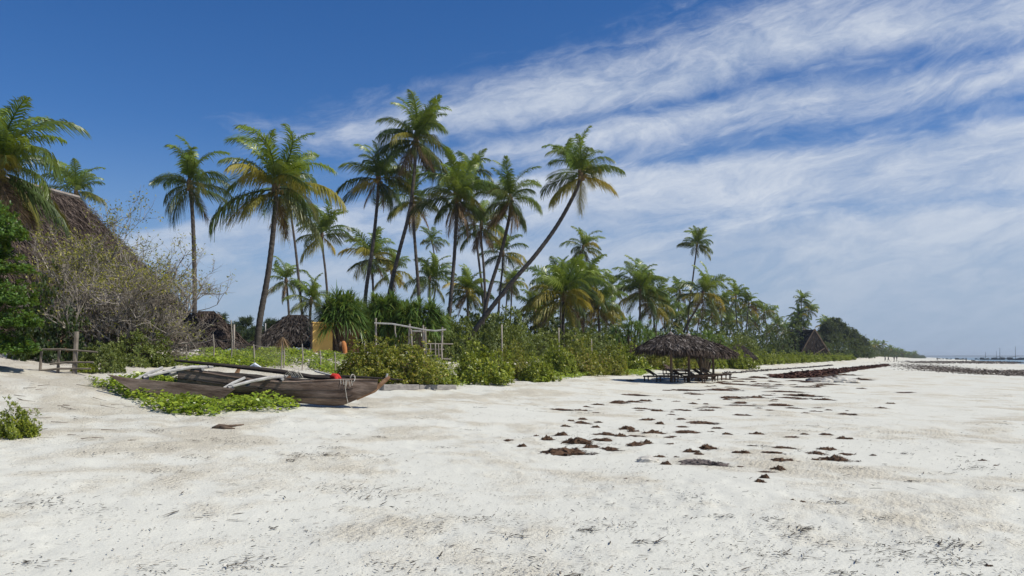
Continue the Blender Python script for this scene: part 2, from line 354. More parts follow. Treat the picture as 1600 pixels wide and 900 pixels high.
M['shell'] = rough_mat('coral_rubble', [(.3, (.40, .37, .315)), (.7, (.58, .55, .48))], 5, island=.6, rough=.8, bump=.3)
M['boat_dark'] = rough_mat('far_boat_hull', [(.3, (.02, .025, .03)), (.7, (.07, .075, .08))], 2, bump=0)
M['cloth_dark'] = rough_mat('dark_clothing', [(.3, (.03, .03, .04)), (.7, (.08, .07, .07))], 5, bump=0)
M['lounger'] = rough_mat('dark_lounger_wood', [(.25, (.045, .03, .022)), (.7, (.125, .085, .06))], 5, (.4, 1, 1), .8, .3)
M['headland'] = rough_mat('far_headland', [(.3, (.03, .05, .05)), (.7, (.05, .07, .07))], .002, bump=0)

# ------------------------------------------------------------------ the beach: one graded sheet, finest near the middle of the beach
ang = np.concatenate([np.linspace(-180, -52, 40)[:-1], np.linspace(-52, 52, 560), np.linspace(52, 180, 40)[1:-1]])
rad = np.concatenate([[.02, .5, 1.2, 2.0], 2.0 * np.exp(np.arange(1, 560) * .0107), 2.0 * np.exp(559 * .0107) * np.exp(np.arange(1, 42) * .07)])
A, RR = np.meshgrid(R(1) * ang, rad)
gx, gy = RR * np.sin(A), RR * np.cos(A)
gz = tz(gx, gy)
near = 1 - sstep(RR, 14, 40)
gL = inland(gx, gy)
patch = sstep(vnoise(gx / 2.6, gy / 3.2, 11) + .5 * vnoise(gx / .9, gy / .9, 12), -.08, .22)
gz = gz + near * (.012 + .016 * patch) * (vnoise(gx / .21, gy / .21, 5) + .7 * vnoise(gx / .1, gy / .1, 6)) + .03 * near * np.minimum(0, vnoise(gx / .36, gy / .36, 8) + .22)
gz = gz + sstep(gL, 2, 6) * (1 - sstep(RR, 45, 90)) * (.075 * vnoise(gx / .38, gy / .38, 9) + .05 * np.minimum(0, vnoise(gx / .55, gy / .55, 14) + .12))
nr, na = gx.shape
idx = np.arange(nr * na).reshape(nr, na); nxt = np.roll(idx, -1, axis=1)
quads = np.stack([idx[:-1], idx[1:], nxt[1:], nxt[:-1]], -1).reshape(-1, 4)
me = np_mesh('sand_beach', np.stack([gx, gy, gz], -1), quads[:, ::-1], True)
at_ = me.attributes.new('inland', 'FLOAT', 'POINT'); at_.data.foreach_set('value', gL.astype(np.float32).ravel())
tag(link('sand_beach', me, M['sand']), 'wide white coral sand beach rising to a low dune', 'beach', kind='structure')
SEA = -.45
s = MB(); s.add([(-3000, -3000, SEA), (40000, -3000, SEA), (40000, 45000, SEA), (-3000, 45000, SEA)], [(0, 1, 2, 3)])
tag(s.build('sea', M['sea']), 'pale grey blue sea out to the horizon', 'sea', kind='structure')
xs = np.linspace(2600, 9000, 60); hv = 10 + 14 * sstep(xs, 2800, 6000) + 6 * vnoise(xs / 500, xs * 0, 4)
V = []
for x_, h_ in zip(xs, hv): V += [(x_, 7000, SEA - 1), (x_, 7040, h_), (x_, 7600, h_ * 1.1), (x_, 7700, SEA - 1)]
s = MB(); s.add(V, [(4 * i + k, 4 * i + k + 1, 4 * i + k + 5, 4 * i + k + 4) for i in range(59) for k in range(3)])
tag(s.build('headland', M['headland']), 'low hazy headland on the sea horizon', 'headland', kind='structure')

# ------------------------------------------------------------------ coconut palms
def frond_mesh(name, e0, bend, L, nl, wleaf, hang, seed, n_seg=10, dead=False):
    rg = np.random.default_rng(seed)
    s = np.linspace(0, 1, n_seg + 1); e = R(e0) - R(bend) * s ** 1.55
    dx = np.cos(e) * L / n_seg; dz = np.sin(e) * L / n_seg
    px = np.concatenate([[0], np.cumsum(dx[:-1])]); pz = np.concatenate([[0], np.cumsum(dz[:-1])]); sw = rg.normal(0, .05) * L * s ** 2
    C = np.stack([px, sw, pz], -1)
    # rachis: flat three sided bar
    wr = .05 * (1 - s) ** .8 + .008
    rows = np.stack([C + np.stack([0 * s, wr, 0 * s], -1), C + np.stack([0 * s, 0 * s, wr * .8], -1), C - np.stack([0 * s, wr, 0 * s], -1)], 1)
    V0 = rows.reshape(-1, 3); F0 = np.array([[3 * i + k, 3 * i + (k + 1) % 3, 3 * i + 3 + (k + 1) % 3, 3 * i + 3 + k] for i in range(n_seg) for k in range(3)])
    u = np.repeat(np.linspace(.13, .995, nl), 2) + rg.normal(0, .006, nl * 2); u = np.clip(u, .1, 1); side = np.tile([-1., 1.], nl)
    P = np.stack([np.interp(u, s, C[:, k]) for k in range(3)], -1)
    ee = np.interp(u, s, e); T = np.stack([np.cos(ee), 0 * ee, np.sin(ee)], -1); U = np.stack([-np.sin(ee), 0 * ee, np.cos(ee)], -1)
    Sd = np.stack([0 * ee, side, 0 * ee], -1)
    fw = .45 + .55 * u[:, None] + rg.normal(0, .10, (len(u), 1))
    D = nrm(T * fw + Sd * (.85 - .35 * u[:, None]) + U * (.30 + rg.normal(0, .12, (len(u), 1))))
    ll = L * (.265 * np.sin(np.pi * np.clip(.16 + .80 * u, 0, 1)) ** .75 + .03) * rg.uniform(.70, 1.12, len(u))
    g = (hang * rg.uniform(.7, 1.35, len(u)))[:, None]
    keep = rg.random(len(u)) > (.25 if dead else .03)
    P, D, ll, g = P[keep], D[keep], ll[keep][:, None], g[keep]
    dn = np.array([0, 0, -1.])
    p1 = P + D * ll * .5 + dn * ll * g * .22; p2 = P + D * ll * .88 + dn * ll * g * .95
    Wd = nrm(np.cross(D, dn)); W_ = wleaf
    Wv = nrm(T[keep] + .25 * U[keep])
    V1 = np.stack([P - Wv * W_ * .5, P + Wv * W_ * .5, p1 + Wv * W_ * .55, p1 - Wv * W_ * .55, p2 + Wv * W_ * .12, p2 - Wv * W_ * .12], 1).reshape(-1, 3)
    b = np.arange(len(P))[:, None, None] * 6
    F1 = (b + np.array([[0, 1, 2, 3], [3, 2, 4, 5]])[None]).reshape(-1, 4)
    V, Fq = cat_arrays([(V0, F0), (V1, F1)])
    return np_mesh(name, V, Fq)
FR = {}
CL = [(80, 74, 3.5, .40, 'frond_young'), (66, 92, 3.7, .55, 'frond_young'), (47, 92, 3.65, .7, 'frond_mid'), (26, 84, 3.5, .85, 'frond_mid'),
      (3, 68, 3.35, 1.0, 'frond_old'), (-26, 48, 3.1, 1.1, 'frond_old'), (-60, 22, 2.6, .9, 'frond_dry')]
for lod, (nl, wl, ns) in enumerate([(78, .046, 11), (46, .072, 8), (22, .13, 5)]):
    for ci, (e0, bd, L, hg, mt) in enumerate(CL):
        for v in range(3):
            me = frond_mesh('frond', e0, bd * (1 + .12 * (v - 1)), L * (1 + .04 * (v - 1)), nl, wl, hg, 100 * lod + 10 * ci + v, ns, mt == 'frond_dry')
            me.materials.append(M[mt]); FR[lod, ci, v] = me
            if ci in (3, 4, 5):
                m2 = me.copy(); m2.materials.clear(); m2.materials.append(M['frond_yellow']); FR[lod, ci + 20, v] = m2
s = MB()
for i in range(6):
    a = math.pi * i / 5; s_ = None
pts = [(0, 0, .13 * math.cos(math.pi * k / 5)) for k in range(6)]; rr_ = [max(.012, .105 * math.sin(math.pi * k / 5) ** .8) for k in range(6)]
s.tube(pts, rr_, 7); _o = s.build('coconut', M['coconut'], smooth=True); COCO = _o.data; bpy.data.objects.remove(_o)
rnd = random.Random(7)
def palm(cx, cy, r, trunk, label, Yd=None, nf=20, yellow=0., dry=2, tilt=(0, 0), group=None, r0=.15, wind=13, name='coconut_palm', dens=None):
    """crown centre pixel, crown radius in pixels, further trunk points (pixels) down to the base"""
    if Yd is None: Yd = 3785 / r
    sc = r * Yd / F / 3.25; nf = int(nf * 1.35)
    top = at(cx, cy, Yd); P = [top] + [at(x, y, Yd) for x, y in trunk]
    bx, by = P[-1].x, P[-1].y; gz_ = tz1(bx, by)
    if P[-1].z > gz_: # carry the trunk on into the ground
        d = (P[-1] - P[-2]); d = d.normalized() if d.length > .01 else Vector((0, 0, -1)); k = (P[-1].z - gz_)
        e = P[-1] + Vector((d.x, d.y, 0)) * min(1.5, k / max(.3, -d.z)) * .6
        P.append(Vector((e.x, e.y, tz1(e.x, e.y) - .15)))
    else:
        P[-1].z = gz_ - .15
    base = Vector((P[-1].x, P[-1].y, P[-1].z))
    root = empty(name, base); tag(root, label, 'palm tree', group)
    # smooth the trunk line (Catmull-Rom) and ring it
    Q = [P[0] * 2 - P[1]] + P + [P[-1] * 2 - P[-2]]; path = []
    lod = 0 if Yd < 68 else (1 if Yd < 135 else 2)
    step = (.16, .35, 1.0)[lod]
    for i in range(1, len(Q) - 2):
        n = max(2, int((Q[i + 1] - Q[i]).length / step))
        for k in range(n):
            u = k / n; a, b_, c_, d_ = Q[i - 1], Q[i], Q[i + 1], Q[i + 2]
            path.append(.5 * ((2 * b_) + (c_ - a) * u + (2 * a - 5 * b_ + 4 * c_ - d_) * u * u + (3 * b_ - a - 3 * c_ + d_) * u ** 3))
    path.append(P[-1]); n = len(path)
    rad_ = []
    for i in range(n):
        u = i / (n - 1); q_ = r0 * (.70 + .30 * u) + r0 * .75 * max(0, (u - .93) / .07) ** 2
        rad_.append(q_ * (1 + (.05 if i % 2 else -.04) * (lod < 2)))
    s = MB(); s.tube([p - base for p in path], rad_, (9, 7, 5)[lod]); s.build('trunk', M['palm_bark'], root, True)
    d = (path[0] - path[min(3, n - 1)]).normalized(); tl = Vector((d.x, d.y, 0)) * .7 + Vector((tilt[0], tilt[1], 0))
    q = Vector((0, 0, 1)).rotation_difference((Vector((0, 0, 1)) + tl).normalized())
    c0 = path[0] - base
    s = MB(); s.tube([c0 - q @ Vector((0, 0, .5 * sc)), c0 - q @ Vector((0, 0, .2 * sc)), c0 + q @ Vector((0, 0, .15 * sc)), c0 + q @ Vector((0, 0, .5 * sc))], [r0 * .75, r0 * 1.35, r0 * 1.2, r0 * .4], 8)
    s.build('crown_shaft', M['palm_fibre'], root, True)
    az = rnd.random() * 6.28
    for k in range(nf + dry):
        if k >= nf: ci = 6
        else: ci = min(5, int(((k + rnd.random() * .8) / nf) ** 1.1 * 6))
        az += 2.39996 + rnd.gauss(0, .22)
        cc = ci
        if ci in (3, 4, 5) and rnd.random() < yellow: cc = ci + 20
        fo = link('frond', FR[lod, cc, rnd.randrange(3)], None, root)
        k_ = sc * rnd.uniform(.80, 1.12)
        qq = q @ Quaternion((0, 0, 1), az) @ Quaternion((0, 1, 0), R(rnd.gauss(0, 9))) @ Quaternion((1, 0, 0), R(rnd.gauss(0, 24)))
        # steady sea breeze pushes every frond a little inland
        wq = Quaternion((0, 1, 0), R(rnd.uniform(.3, 1.3) * wind * (1 if ci < 4 else .35)))
        fo.rotation_mode = 'QUATERNION'; fo.rotation_quaternion = wq @ qq
        fo.location = c0 + q @ Vector((0, 0, (.30 - .11 * min(ci, 5)) * sc)); fo.scale = (k_,) * 3
    if lod == 0 and Yd < 68:
        for k in range(rnd.randint(4, 8)):
            a = rnd.random() * 6.28
            cn = link('coconut', COCO, None, root); cn.location = c0 + q @ Vector((math.cos(a) * .3 * sc, math.sin(a) * .3 * sc, -.18 * sc - rnd.random() * .2)); cn.rotation_euler = (rnd.random(), rnd.random(), 0)
    return root
palm(-8, 262, 128, [(-25, 400), (-30, 560)], 'big palm with long yellow drooping frond over the large thatched roof', 29.5, 22, .55, 2, (.0, -.15), r0=.17)
palm(119, 300, 52, [(122, 400), (125, 540)], 'dark palm crown peeping over the large thatched roof ridge', 72, 18, .1, 0)
palm(296, 287, 66, [(301, 340), (304, 440), (303, 552)], 'straight slender palm beside the corner of the large thatched roof', 50, 19, .15, 1)
palm(431, 292, 104, [(430, 330), (420, 420), (406, 500), (402, 546)], 'full yellow green palm, golden lower fronds, behind the wooden canoe', 39, 22, .55, 1, (.06, 0), r0=.155)
palm(453, 318, 52, [(454, 330), (463, 400), (473, 505)], 'thin dark palm standing behind the golden fronded palm', 70, 16, .1, 2, r0=.13)
palm(503, 366, 50, [(505, 395), (509, 430), (514, 500)], 'short crowned palm above the spiky screw pine thicket edge', 76, 18, .15, 0, r0=.13)
palm(591, 278, 62, [(590, 310), (583, 380), (572, 455), (568, 520)], 'palm with bright top beside the tallest palm of the group', 58, 20, .2, 2)
palm(650, 218, 72, [(648, 262), (640, 330), (622, 400), (606, 470), (600, 520)], 'tallest palm of the group with dense dark hanging crown', 56, 24, .1, 5)
palm(644, 310, 58, [(645, 335), (650, 400), (655, 470), (655, 520)], 'palm crown tucked under the tallest palm of the group', 64, 18, .2, 3)
palm(713, 308, 68, [(713, 335), (710, 400), (704, 470), (700, 520)], 'shaggy palm with sunlit middle fronds between straight and tallest palms', 56, 24, .35, 5)
palm(734, 268, 42, [(736, 300), (745, 380), (754, 460), (757, 520)], 'small palm crown rising behind the shaggy palm', 80, 16, .1, 1, r0=.13)
palm(797, 312, 64, [(796, 338), (783, 395), (766, 450), (755, 500), (750, 530)], 'windblown palm with dry hanging fronds next to the leaning palm', 57, 19, .25, 5)
palm(752, 352, 50, [(752, 375), (756, 420), (758, 470), (757, 520)], 'dim palm crown with withered fronds between two brighter palms', 70, 16, .2, 6, r0=.13)
palm(786, 396, 42, [(785, 420), (781, 460), (777, 520)], 'low palm with spreading yellow green fronds behind the leaning trunk', 82, 14, .6, 0, r0=.13)
palm(908, 272, 68, [(899, 300), (872, 350), (838, 397), (800, 441), (764, 486), (738, 522), (727, 542)], 'palm with a long strongly leaning trunk over the bushes', 52, 20, .4, 0, (-.45, 0), r0=.165)
palm(580, 402, 48, [(582, 430), (584, 480), (585, 520)], 'bushy low palm behind the screw pine thicket', 84, 22, .3, 2)
palm(612, 424, 36, [(612, 450), (612, 520)], 'yellowed low palm beside the bushy low palm', 95, 16, .8, 2)
palm(675, 377, 25, [(679, 400), (683, 420), (672, 520)], 'tiny far palm with a bent trunk seen between trunks', 118, 13, .1, 1, r0=.13)
palm(671, 436, 42, [(671, 470), (671, 530)], 'dark low palm above the screw pine thicket top', 84, 20, .1, 1)
palm(731, 455, 40, [(731, 490), (731, 530)], 'stout bright hearted palm with skirt of old fronds', 75, 22, .3, 4)
palm(800, 440, 27, [(799, 470), (797, 520)], 'slim far palm below the leaning trunk', 110, 15, .1, 2, r0=.13)
palm(793, 448, 24, [(791, 480), (789, 520)], 'slim far palm below the leaning trunk, shorter twin', 116, 13, .1, 2, r0=.13)
palm(447, 438, 36, [(450, 470), (453, 520)], 'far palm with withered skirt behind the small dark hut', 88, 14, .2, 4)
palm(486, 470, 40, [(484, 500), (482, 530)], 'low palm sprouting right behind the small dark hut', 70, 16, .3, 0)
palm(911, 386, 33, [(909, 405), (905, 440), (902, 520)], 'tall lone palm above the dense palm clump', 108, 18, .1, 3, r0=.13)
palm(881, 462, 66, [(880, 500), (880, 540)], 'broad palm with long straw coloured fronds in the dense clump', 68, 26, .5, 3)
palm(915, 447, 52, [(913, 480), (910, 540)], 'dark upright palm leading the dense clump', 80, 24, .2, 3)
palm(876, 436, 36, [(876, 470), (876, 540)], 'small topped palm at the back of the dense clump', 88, 18, .1, 1)
palm(836, 488, 40, [(836, 520), (836, 545)], 'low dark palm at the edge of the dense clump', 86, 20, .1, 1)
palm(934, 478, 44, [(936, 510), (938, 545)], 'drooping brownish palm on the far edge of the dense clump', 82, 20, .6, 4)
palm(957, 448, 30, [(957, 480), (958, 545)], 'thin palm with a dead hanging skirt', 108, 12, .1, 8)
palm(1000, 452, 50, [(1000, 490), (1000, 545)], 'full green palm above the round screw pine bush', 96, 24, .2, 1)
palm(1020, 474, 40, [(1022, 500), (1024, 545)], 'lower palm snuggled against the full green palm', 100, 20, .3, 2)
palm(1089, 382, 30, [(1087, 400), (1082, 440), (1075, 500), (1073, 545)], 'tallest slender palm above the thatched parasols', 118, 20, .05, 0, r0=.14)
palm(1098, 458, 44, [(1090, 480), (1075, 505), (1060, 540)], 'leaning palm with wide crown above the thatched parasols', 92, 20, .3, 2)
g = 'palms of the receding grove'
for cx, cy, r in [(1042, 482, 30), (1062, 455, 26), (1067, 492, 24), (1128, 476, 27), (1112, 490, 26), (1150, 464, 25), (1170, 474, 25), (1140, 497, 20), (1158, 494, 20), (1194, 487, 22),
                  (1180, 505, 18), (1214, 507, 20), (1202, 520, 18), (1226, 516, 16), (1135, 505, 22), (1092, 500, 22), (1050, 500, 26), (1172, 497, 18), (900, 498, 34), (948, 505, 30), (856, 505, 30)]:
    palm(cx, cy, r, [(cx + rnd.uniform(-4, 4), cy + 25), (cx + rnd.uniform(-7, 7), 548)], 'coconut palm in the grove receding along the beach', None, 17, .25, 2, group=g, r0=.14)
g = 'palms above the steep roofed hut'
for cx, cy, r in [(1253, 468, 16), (1264, 484, 16), (1248, 490, 15), (1246, 503, 18), (1238, 514, 18), (1256, 512, 15)]:
    palm(cx, cy, r, [(cx - 1, cy + 15), (cx - 2, 546)], 'palm rising beside the steep triangular thatched hut', 225, 18, .15, 1, group=g)
g = 'palms of the far point'
for k in range(30):
    cx = 1290 + k * 4.9 + rnd.uniform(-2, 2); top = np.interp(cx, [1280, 1300, 1330, 1350, 1400, 1430, 1445], [497, 503, 520, 532, 541, 550, 553])
    cy = top + rnd.uniform(0, 10); r = np.interp(cx, [1280, 1350, 1440], [16, 9, 4])
    palm(cx, cy, r, [(cx, cy + 6), (cx, 556)], 'small far palm on the wooded point down the beach', np.interp(cx, [1280, 1350, 1400, 1440], [260, 420, 620, 1000]), 13, .1, 1, group=g)

# ------------------------------------------------------------------ shrubs, thickets and trees
def rosette_mesh(name, seed, ncl, nleaf, ll, lw, flat=.1, lump=.28, inner=.55):
    rg = np.random.default_rng(seed)
    d = rg.normal(size=(ncl, 3)); d[:, 2] = np.abs(d[:, 2]) - flat; d = nrm(d)
    lo_ = rg.random(ncl) < .34; d[lo_, 2] = rg.uniform(.0, .30, lo_.sum()); d = nrm(d)
    ph = rg.uniform(0, 6.28, 4)
    lm = 1 + lump * (np.sin(d[:, 0] * 4.1 + ph[0]) * np.sin(d[:, 1] * 3.7 + ph[1]) + .7 * np.sin(d[:, 0] * 8 + ph[2]) * np.sin(d[:, 1] * 7.5 + d[:, 2] * 6 + ph[3]))
    r = lm * (1 - (1 - inner) * rg.random(ncl) ** 2.2) * .9
    C = d * r[:, None]; C[:, 2] = np.maximum(C[:, 2], .02)
    ax = nrm(d * .8 + np.array([0, 0, .55]) + rg.normal(0, .25, (ncl, 3)))
    P = np.repeat(C, nleaf, 0); Ax = np.repeat(ax, nleaf, 0); n = len(P)
    rv = nrm(rg.normal(size=(n, 3))); pr = nrm(rv - Ax * (rv * Ax).sum(1, keepdims=True))
    th = rg.uniform(.5, 1.35, (n, 1)); D = Ax * np.cos(th) + pr * np.sin(th)
    P = P + D * ll * .12 - Ax * ll * rg.uniform(0, .7, (n, 1))
    L = ll * rg.uniform(.7, 1.2, n)
    return np_mesh(name, *leaf_arrays(P, D, Ax + rg.normal(0, .2, (n, 3)), L, lw * rg.uniform(.8, 1.15, n), .64, .12, .12))
def stems_mesh(seed, n=14, r=.016):
    rg = random.Random(seed); s = MB()
    for i in range(n):
        a = rg.random() * 6.28; k = rg.uniform(.3, .85); h = rg.uniform(.35, .8)
        s.tube([(math.cos(a) * .08, math.sin(a) * .08, -.1), (math.cos(a) * k * .5, math.sin(a) * k * .5, h * .55), (math.cos(a + .3) * k, math.sin(a + .3) * k, h)], [r, r * .8, r * .4], 4)
    _o = s.build('stem', M['stem']); me = _o.data; bpy.data.objects.remove(_o); return me
SH = {}
for kind, mt, ncl, nl, ll, lw in [('green', 'shrub', 760, 9, .105, .05), ('gold', 'shrub_gold', 1250, 8, .07, .036), ('dull', 'shrub_dull', 850, 9, .085, .036), ('far', 'far_leaf', 330, 8, .15, .07), ('dark', 'dark_leaf', 600, 9, .09, .045), ('glossy', 'glossy', 420, 9, .13, .06)]:
    for v in range(3):
        me = rosette_mesh('foliage', hash((ncl, v)) % 9999 + len(kind), ncl, nl, ll, lw, .1, .26 + .05 * v); me.materials.append(M[mt]); SH[kind, v] = me
STEM = [stems_mesh(i) for i in range(3)]
def shrub(px, base, wpx, hpx, kind, label, Yd=None, group=None, dz=0., name='beach_shrub', deep=.8):
    p = ghit(px, base) if Yd is None else None
    if p is None:
        x = pw(px, Yd); zt = at(px, base, Yd).z; p = Vector((x, Yd, min(tz1(x, Yd), zt) if dz == 0 else zt)); hz = at(px, base - hpx, Yd).z - p.z
    else: hz = hpx * p.y / F
    rw = wpx / 2 * p.y / F
    p = Vector((p.x, p.y + rw * deep * .6, 0)); p.z = tz1(p.x, p.y)
    if Yd is None: hz = at(px, base - hpx, p.y).z - p.z
    hz = max(hz, .25)
    root = empty(name, p, rnd.random() * 0); tag(root, label, 'shrub', group)
    v = rnd.randrange(3)
    f = link('foliage', SH[kind, v], None, root); f.rotation_euler = (0, 0, rnd.random() * 6.28); r = max(rw, .1)
    f.scale = (r * 1.06, r * 1.0, hz * 1.10)
    st = link('stem', STEM[v], None, root); st.scale = (r * .8, r * .8, hz * .8)
    return root
G1 = 'bright bushes along the dune edge'; L1 = 'bright green beach bush on the dune edge by the sand'
shrub(600, 600, 150, 62, 'gold', 'wide golden brown bush spreading behind the canoe bow')
shrub(572, 598, 96, 58, 'gold', 'golden bush swelling up below the terracotta pillar')
shrub(636, 598, 92, 60, 'gold', 'golden bush in front of the pole gate door')
shrub(606, 590, 110, 50, 'dull', 'dull green bush at the back of the wide golden bush')
shrub(552, 585, 60, 28, 'gold', 'low golden bush creeping out beside the canoe bow bush')
shrub(668, 603, 86, 46, 'green', 'yellow green bush sloping down behind the grey beam')
shrub(748, 600, 98, 54, 'green', 'rounded bright green bush on its own sand hummock')
shrub(800, 592, 62, 52, 'gold', 'olive bush beside the rounded bright green bush')
for (px, b_, w_, h_, kd), lb in zip([(838, 596, 56, 34, 'green'), (872, 586, 60, 44, 'green'), (905, 586, 84, 52, 'gold'), (948, 586, 70, 42, 'gold'), (985, 581, 62, 38, 'green'), (1030, 578, 60, 36, 'gold'), (1072, 577, 60, 36, 'gold'), (1110, 576, 50, 34, 'green'),
                           (1158, 577, 50, 24, 'green'), (1140, 575, 44, 22, 'green')],
        ['small green bush on the sandy lip between two larger bushes', 'green bush just below the thin grey post', 'broad olive gold bush before the dense palm clump', 'olive gold bush before the drooping brownish palm', 'green bush before the round screw pine',
         'olive bush directly behind the first thatched parasol', 'olive bush directly behind the second thatched parasol', 'green bush behind the last thatched parasol', 'lone green bush on the sand before the small dark thatched hut', 'low green bush between last parasol and small dark hut']):
    shrub(px, b_, w_, h_, kd, lb, None, G1)
G2 = 'far bushes along the dune edge'
for k in range(16):
    px = 1180 + k * 10; b_ = np.interp(px, [1180, 1250, 1335], [570, 567, 562.5]); shrub(px, b_, 30 - k * .7, np.interp(px, [1180, 1250, 1335], [18, 14, 8]), 'green', 'low green bush at the foot of the far grove', None, G2)
G3 = 'dull green thicket bushes behind the dune'; T3 = ['dull green thicket bush beside the gate lattice', 'dull green thicket bush at the foot of the leaning palm', 'dull green thicket bush around the thin post by the leaning palm', 'low dull green bush behind the small sandy lip', 'dull green thicket bush in front of the grey thatch roof', 'dull green thicket bush around the short grey post',
      'tall dull green thicket bush behind the leaning palm trunk', 'low dull green bush before the round screw pine', 'dull green bush seen behind the first parasol canopy', 'dull green bush seen behind the last parasol canopy', 'dull green bush behind the small dark hut past the parasols']
for px, b_, w_, h_, Yd in [(700, 562, 90, 62, 50), (748, 560, 90, 62, 54), (790, 558, 90, 50, 56), (830, 562, 90, 40, 60), (870, 558, 100, 42, 64), (920, 560, 90, 44, 68), (775, 556, 110, 72, 62), (960, 560, 80, 36, 74), (1060, 560, 90, 40, 88), (1115, 560, 90, 44, 92), (1160, 560, 80, 34, 115)]:
    shrub(px, b_, w_, h_, 'dull', T3.pop(0), Yd, G3)
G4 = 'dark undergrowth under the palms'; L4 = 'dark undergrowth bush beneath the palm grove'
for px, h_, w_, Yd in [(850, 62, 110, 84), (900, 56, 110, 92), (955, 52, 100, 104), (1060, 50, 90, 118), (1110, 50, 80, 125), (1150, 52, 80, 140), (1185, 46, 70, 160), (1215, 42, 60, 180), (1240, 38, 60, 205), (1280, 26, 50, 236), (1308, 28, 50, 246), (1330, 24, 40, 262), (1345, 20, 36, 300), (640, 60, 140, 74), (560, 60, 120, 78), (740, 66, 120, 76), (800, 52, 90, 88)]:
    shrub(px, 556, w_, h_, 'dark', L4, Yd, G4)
shrub(14, 686, 66, 48, 'green', 'small leafy green plant alone on the sand slope')
for px, b_, w_, h_, Yd, kd, lb in [(62, 578, 110, 115, 25, 'dark', 'dark green bush beside the wooden rail fence'), (205, 584, 120, 62, 26, 'dull', 'green undergrowth bush at the foot of the bare branched tree'),
                                   (156, 586, 64, 46, 22.5, 'dull', 'leafy clump between rail fence and bare branched tree'), (128, 590, 34, 12, 22, 'green', 'grassy tuft below the rail fence post')]:
    shrub(px, b_, w_, h_, kd, lb, Yd)
# far broadleaf trees on the point
def tree(px, base, wpx, hpx, Yd, kind, label, group=None, name='broadleaf_tree', blobs=7, tall=.35):
    x = pw(px, Yd); z0 = tz1(x, Yd); top = at(px, base - hpx, Yd).z; H = top - z0; rw = wpx / 2 * Yd / F
    root = empty(name, (x, Yd, z0)); tag(root, label, 'tree', group)
    s = MB(); s.tube([(0, 0, -.2), (.02 * H, 0, H * tall), (.05 * H, .02 * H, H * .75)], [H * .03, H * .022, H * .01], 7)
    for k in range(6):
        a = k * 1.05; s.tube([(0, 0, H * tall * .8), (math.cos(a) * rw * .3, math.sin(a) * rw * .3, H * .55), (math.cos(a) * rw * .6, math.sin(a) * rw * .6, H * .7)], [H * .014, H * .01, H * .004], 5)
    s.build('trunk', M['stem'], root)
    for k in range(blobs):
        a = rnd.random() * 6.28; q = rnd.random() ** .6; rb = rw * rnd.uniform(.42, .62)
        f = link('crown', SH[kind, rnd.randrange(3)], None, root); hh_ = H * (1 - tall) * rnd.uniform(.38, .52)
        f.location = (math.cos(a) * q * rw * .55, math.sin(a) * q * rw * .55, H * tall + (H * (1 - tall) - hh_) * (rnd.random() if k else 1.)); f.scale = (rb, rb, hh_); f.rotation_euler = (0, 0, rnd.random() * 6.28)
    return root
g = 'leafy trees on the far point'
for px, w_, h_, Yd in [(1283, 40, 58, 250), (1306, 44, 62, 265), (1328, 40, 46, 290), (1344, 30, 34, 330), (1268, 30, 42, 240), (1318, 30, 52, 300), (1300, 36, 40, 255), (1335, 30, 28, 270)]:
    tree(px, 557, w_, h_, Yd, 'far', 'dense dark leafy tree on the wooded point', g)
# the last of the wood, one mass with the distance
rg = np.random.default_rng(5); parts = []
for k in range(95):
    px = 1345 + 97 * (k / 95) ** .9 + rg.uniform(-2, 2); Yd = np.interp(px, [1345, 1390, 1440], [380, 600, 1100]) * rg.uniform(1, 1.15)
    hp = np.interp(px, [1345, 1380, 1410, 1442], [24, 17, 11, 4]) * rg.uniform(.6, 1.05); x = pw(px, Yd); z0 = tz1(x, Yd); h = CAMZ + hp * Yd / F - z0
    me = SH['far', k % 3]; V = np.empty(len(me.vertices) * 3, np.float32); me.vertices.foreach_get('co', V); V = V.reshape(-1, 4, 3)[rg.permutation(len(V) // 12)[:700]].reshape(-1, 3)
    rr = h * rg.uniform(.6, .9); V = V * [rr, rr, h] + [x, Yd, z0 - .2]; parts.append((V, np.arange(len(V)).reshape(-1, 4)))
tag(link('far_wood', np_mesh('far_wood', *cat_arrays(parts)), M['far_leaf']), 'distant dark wood along the far shore', 'wood', kind='stuff')
# casuarina trees behind the wire fence
g = 'feathery trees behind the fence'
def casuarina(px, hpx, wpx, Yd):
    x = pw(px, Yd); z0 = tz1(x, Yd); H = at(px, 550 - hpx, Yd).z - z0; rw = wpx / 2 * Yd / F; rg = np.random.default_rng(int(px))
    root = empty('casuarina_tree', (x, Yd, z0)); tag(root, 'feathery blue green tree beyond the wire fence', 'tree', g)
    s = MB(); s.tube([(0, 0, -.2), (0.05, 0, H * .5), (0, 0, H * .95)], [.12, .07, .02], 6); s.build('trunk', M['stem'], root)
    nb = 55; h = rg.random(nb) ** .8; a = rg.uniform(0, 6.28, nb); ln = rw * (1.1 - .75 * h) * rg.uniform(.6, 1.15, nb)
    T = np.stack([np.cos(a) * ln, np.sin(a) * ln, H * (.12 + .80 * h) + .25 * ln], -1); B = np.stack([0 * a, 0 * a, H * (.08 + .80 * h)], -1)
    n = 46; u = rg.uniform(.25, 1.05, (nb, n, 1)); P = (B[:, None] * (1 - u) + T[:, None] * u).reshape(-1, 3) + rg.normal(0, .07, (nb * n, 3))
    D = np.repeat(nrm(T - B), n, 0) * .6 + rg.normal(0, .55, (nb * n, 3)) + [0, 0, .25]
    link('crown', np_mesh('crown', *leaf_arrays(P, D, rg.normal(size=P.shape), rg.uniform(.25, .5, len(P)), .05, .5, .3)), M['needle'], root)
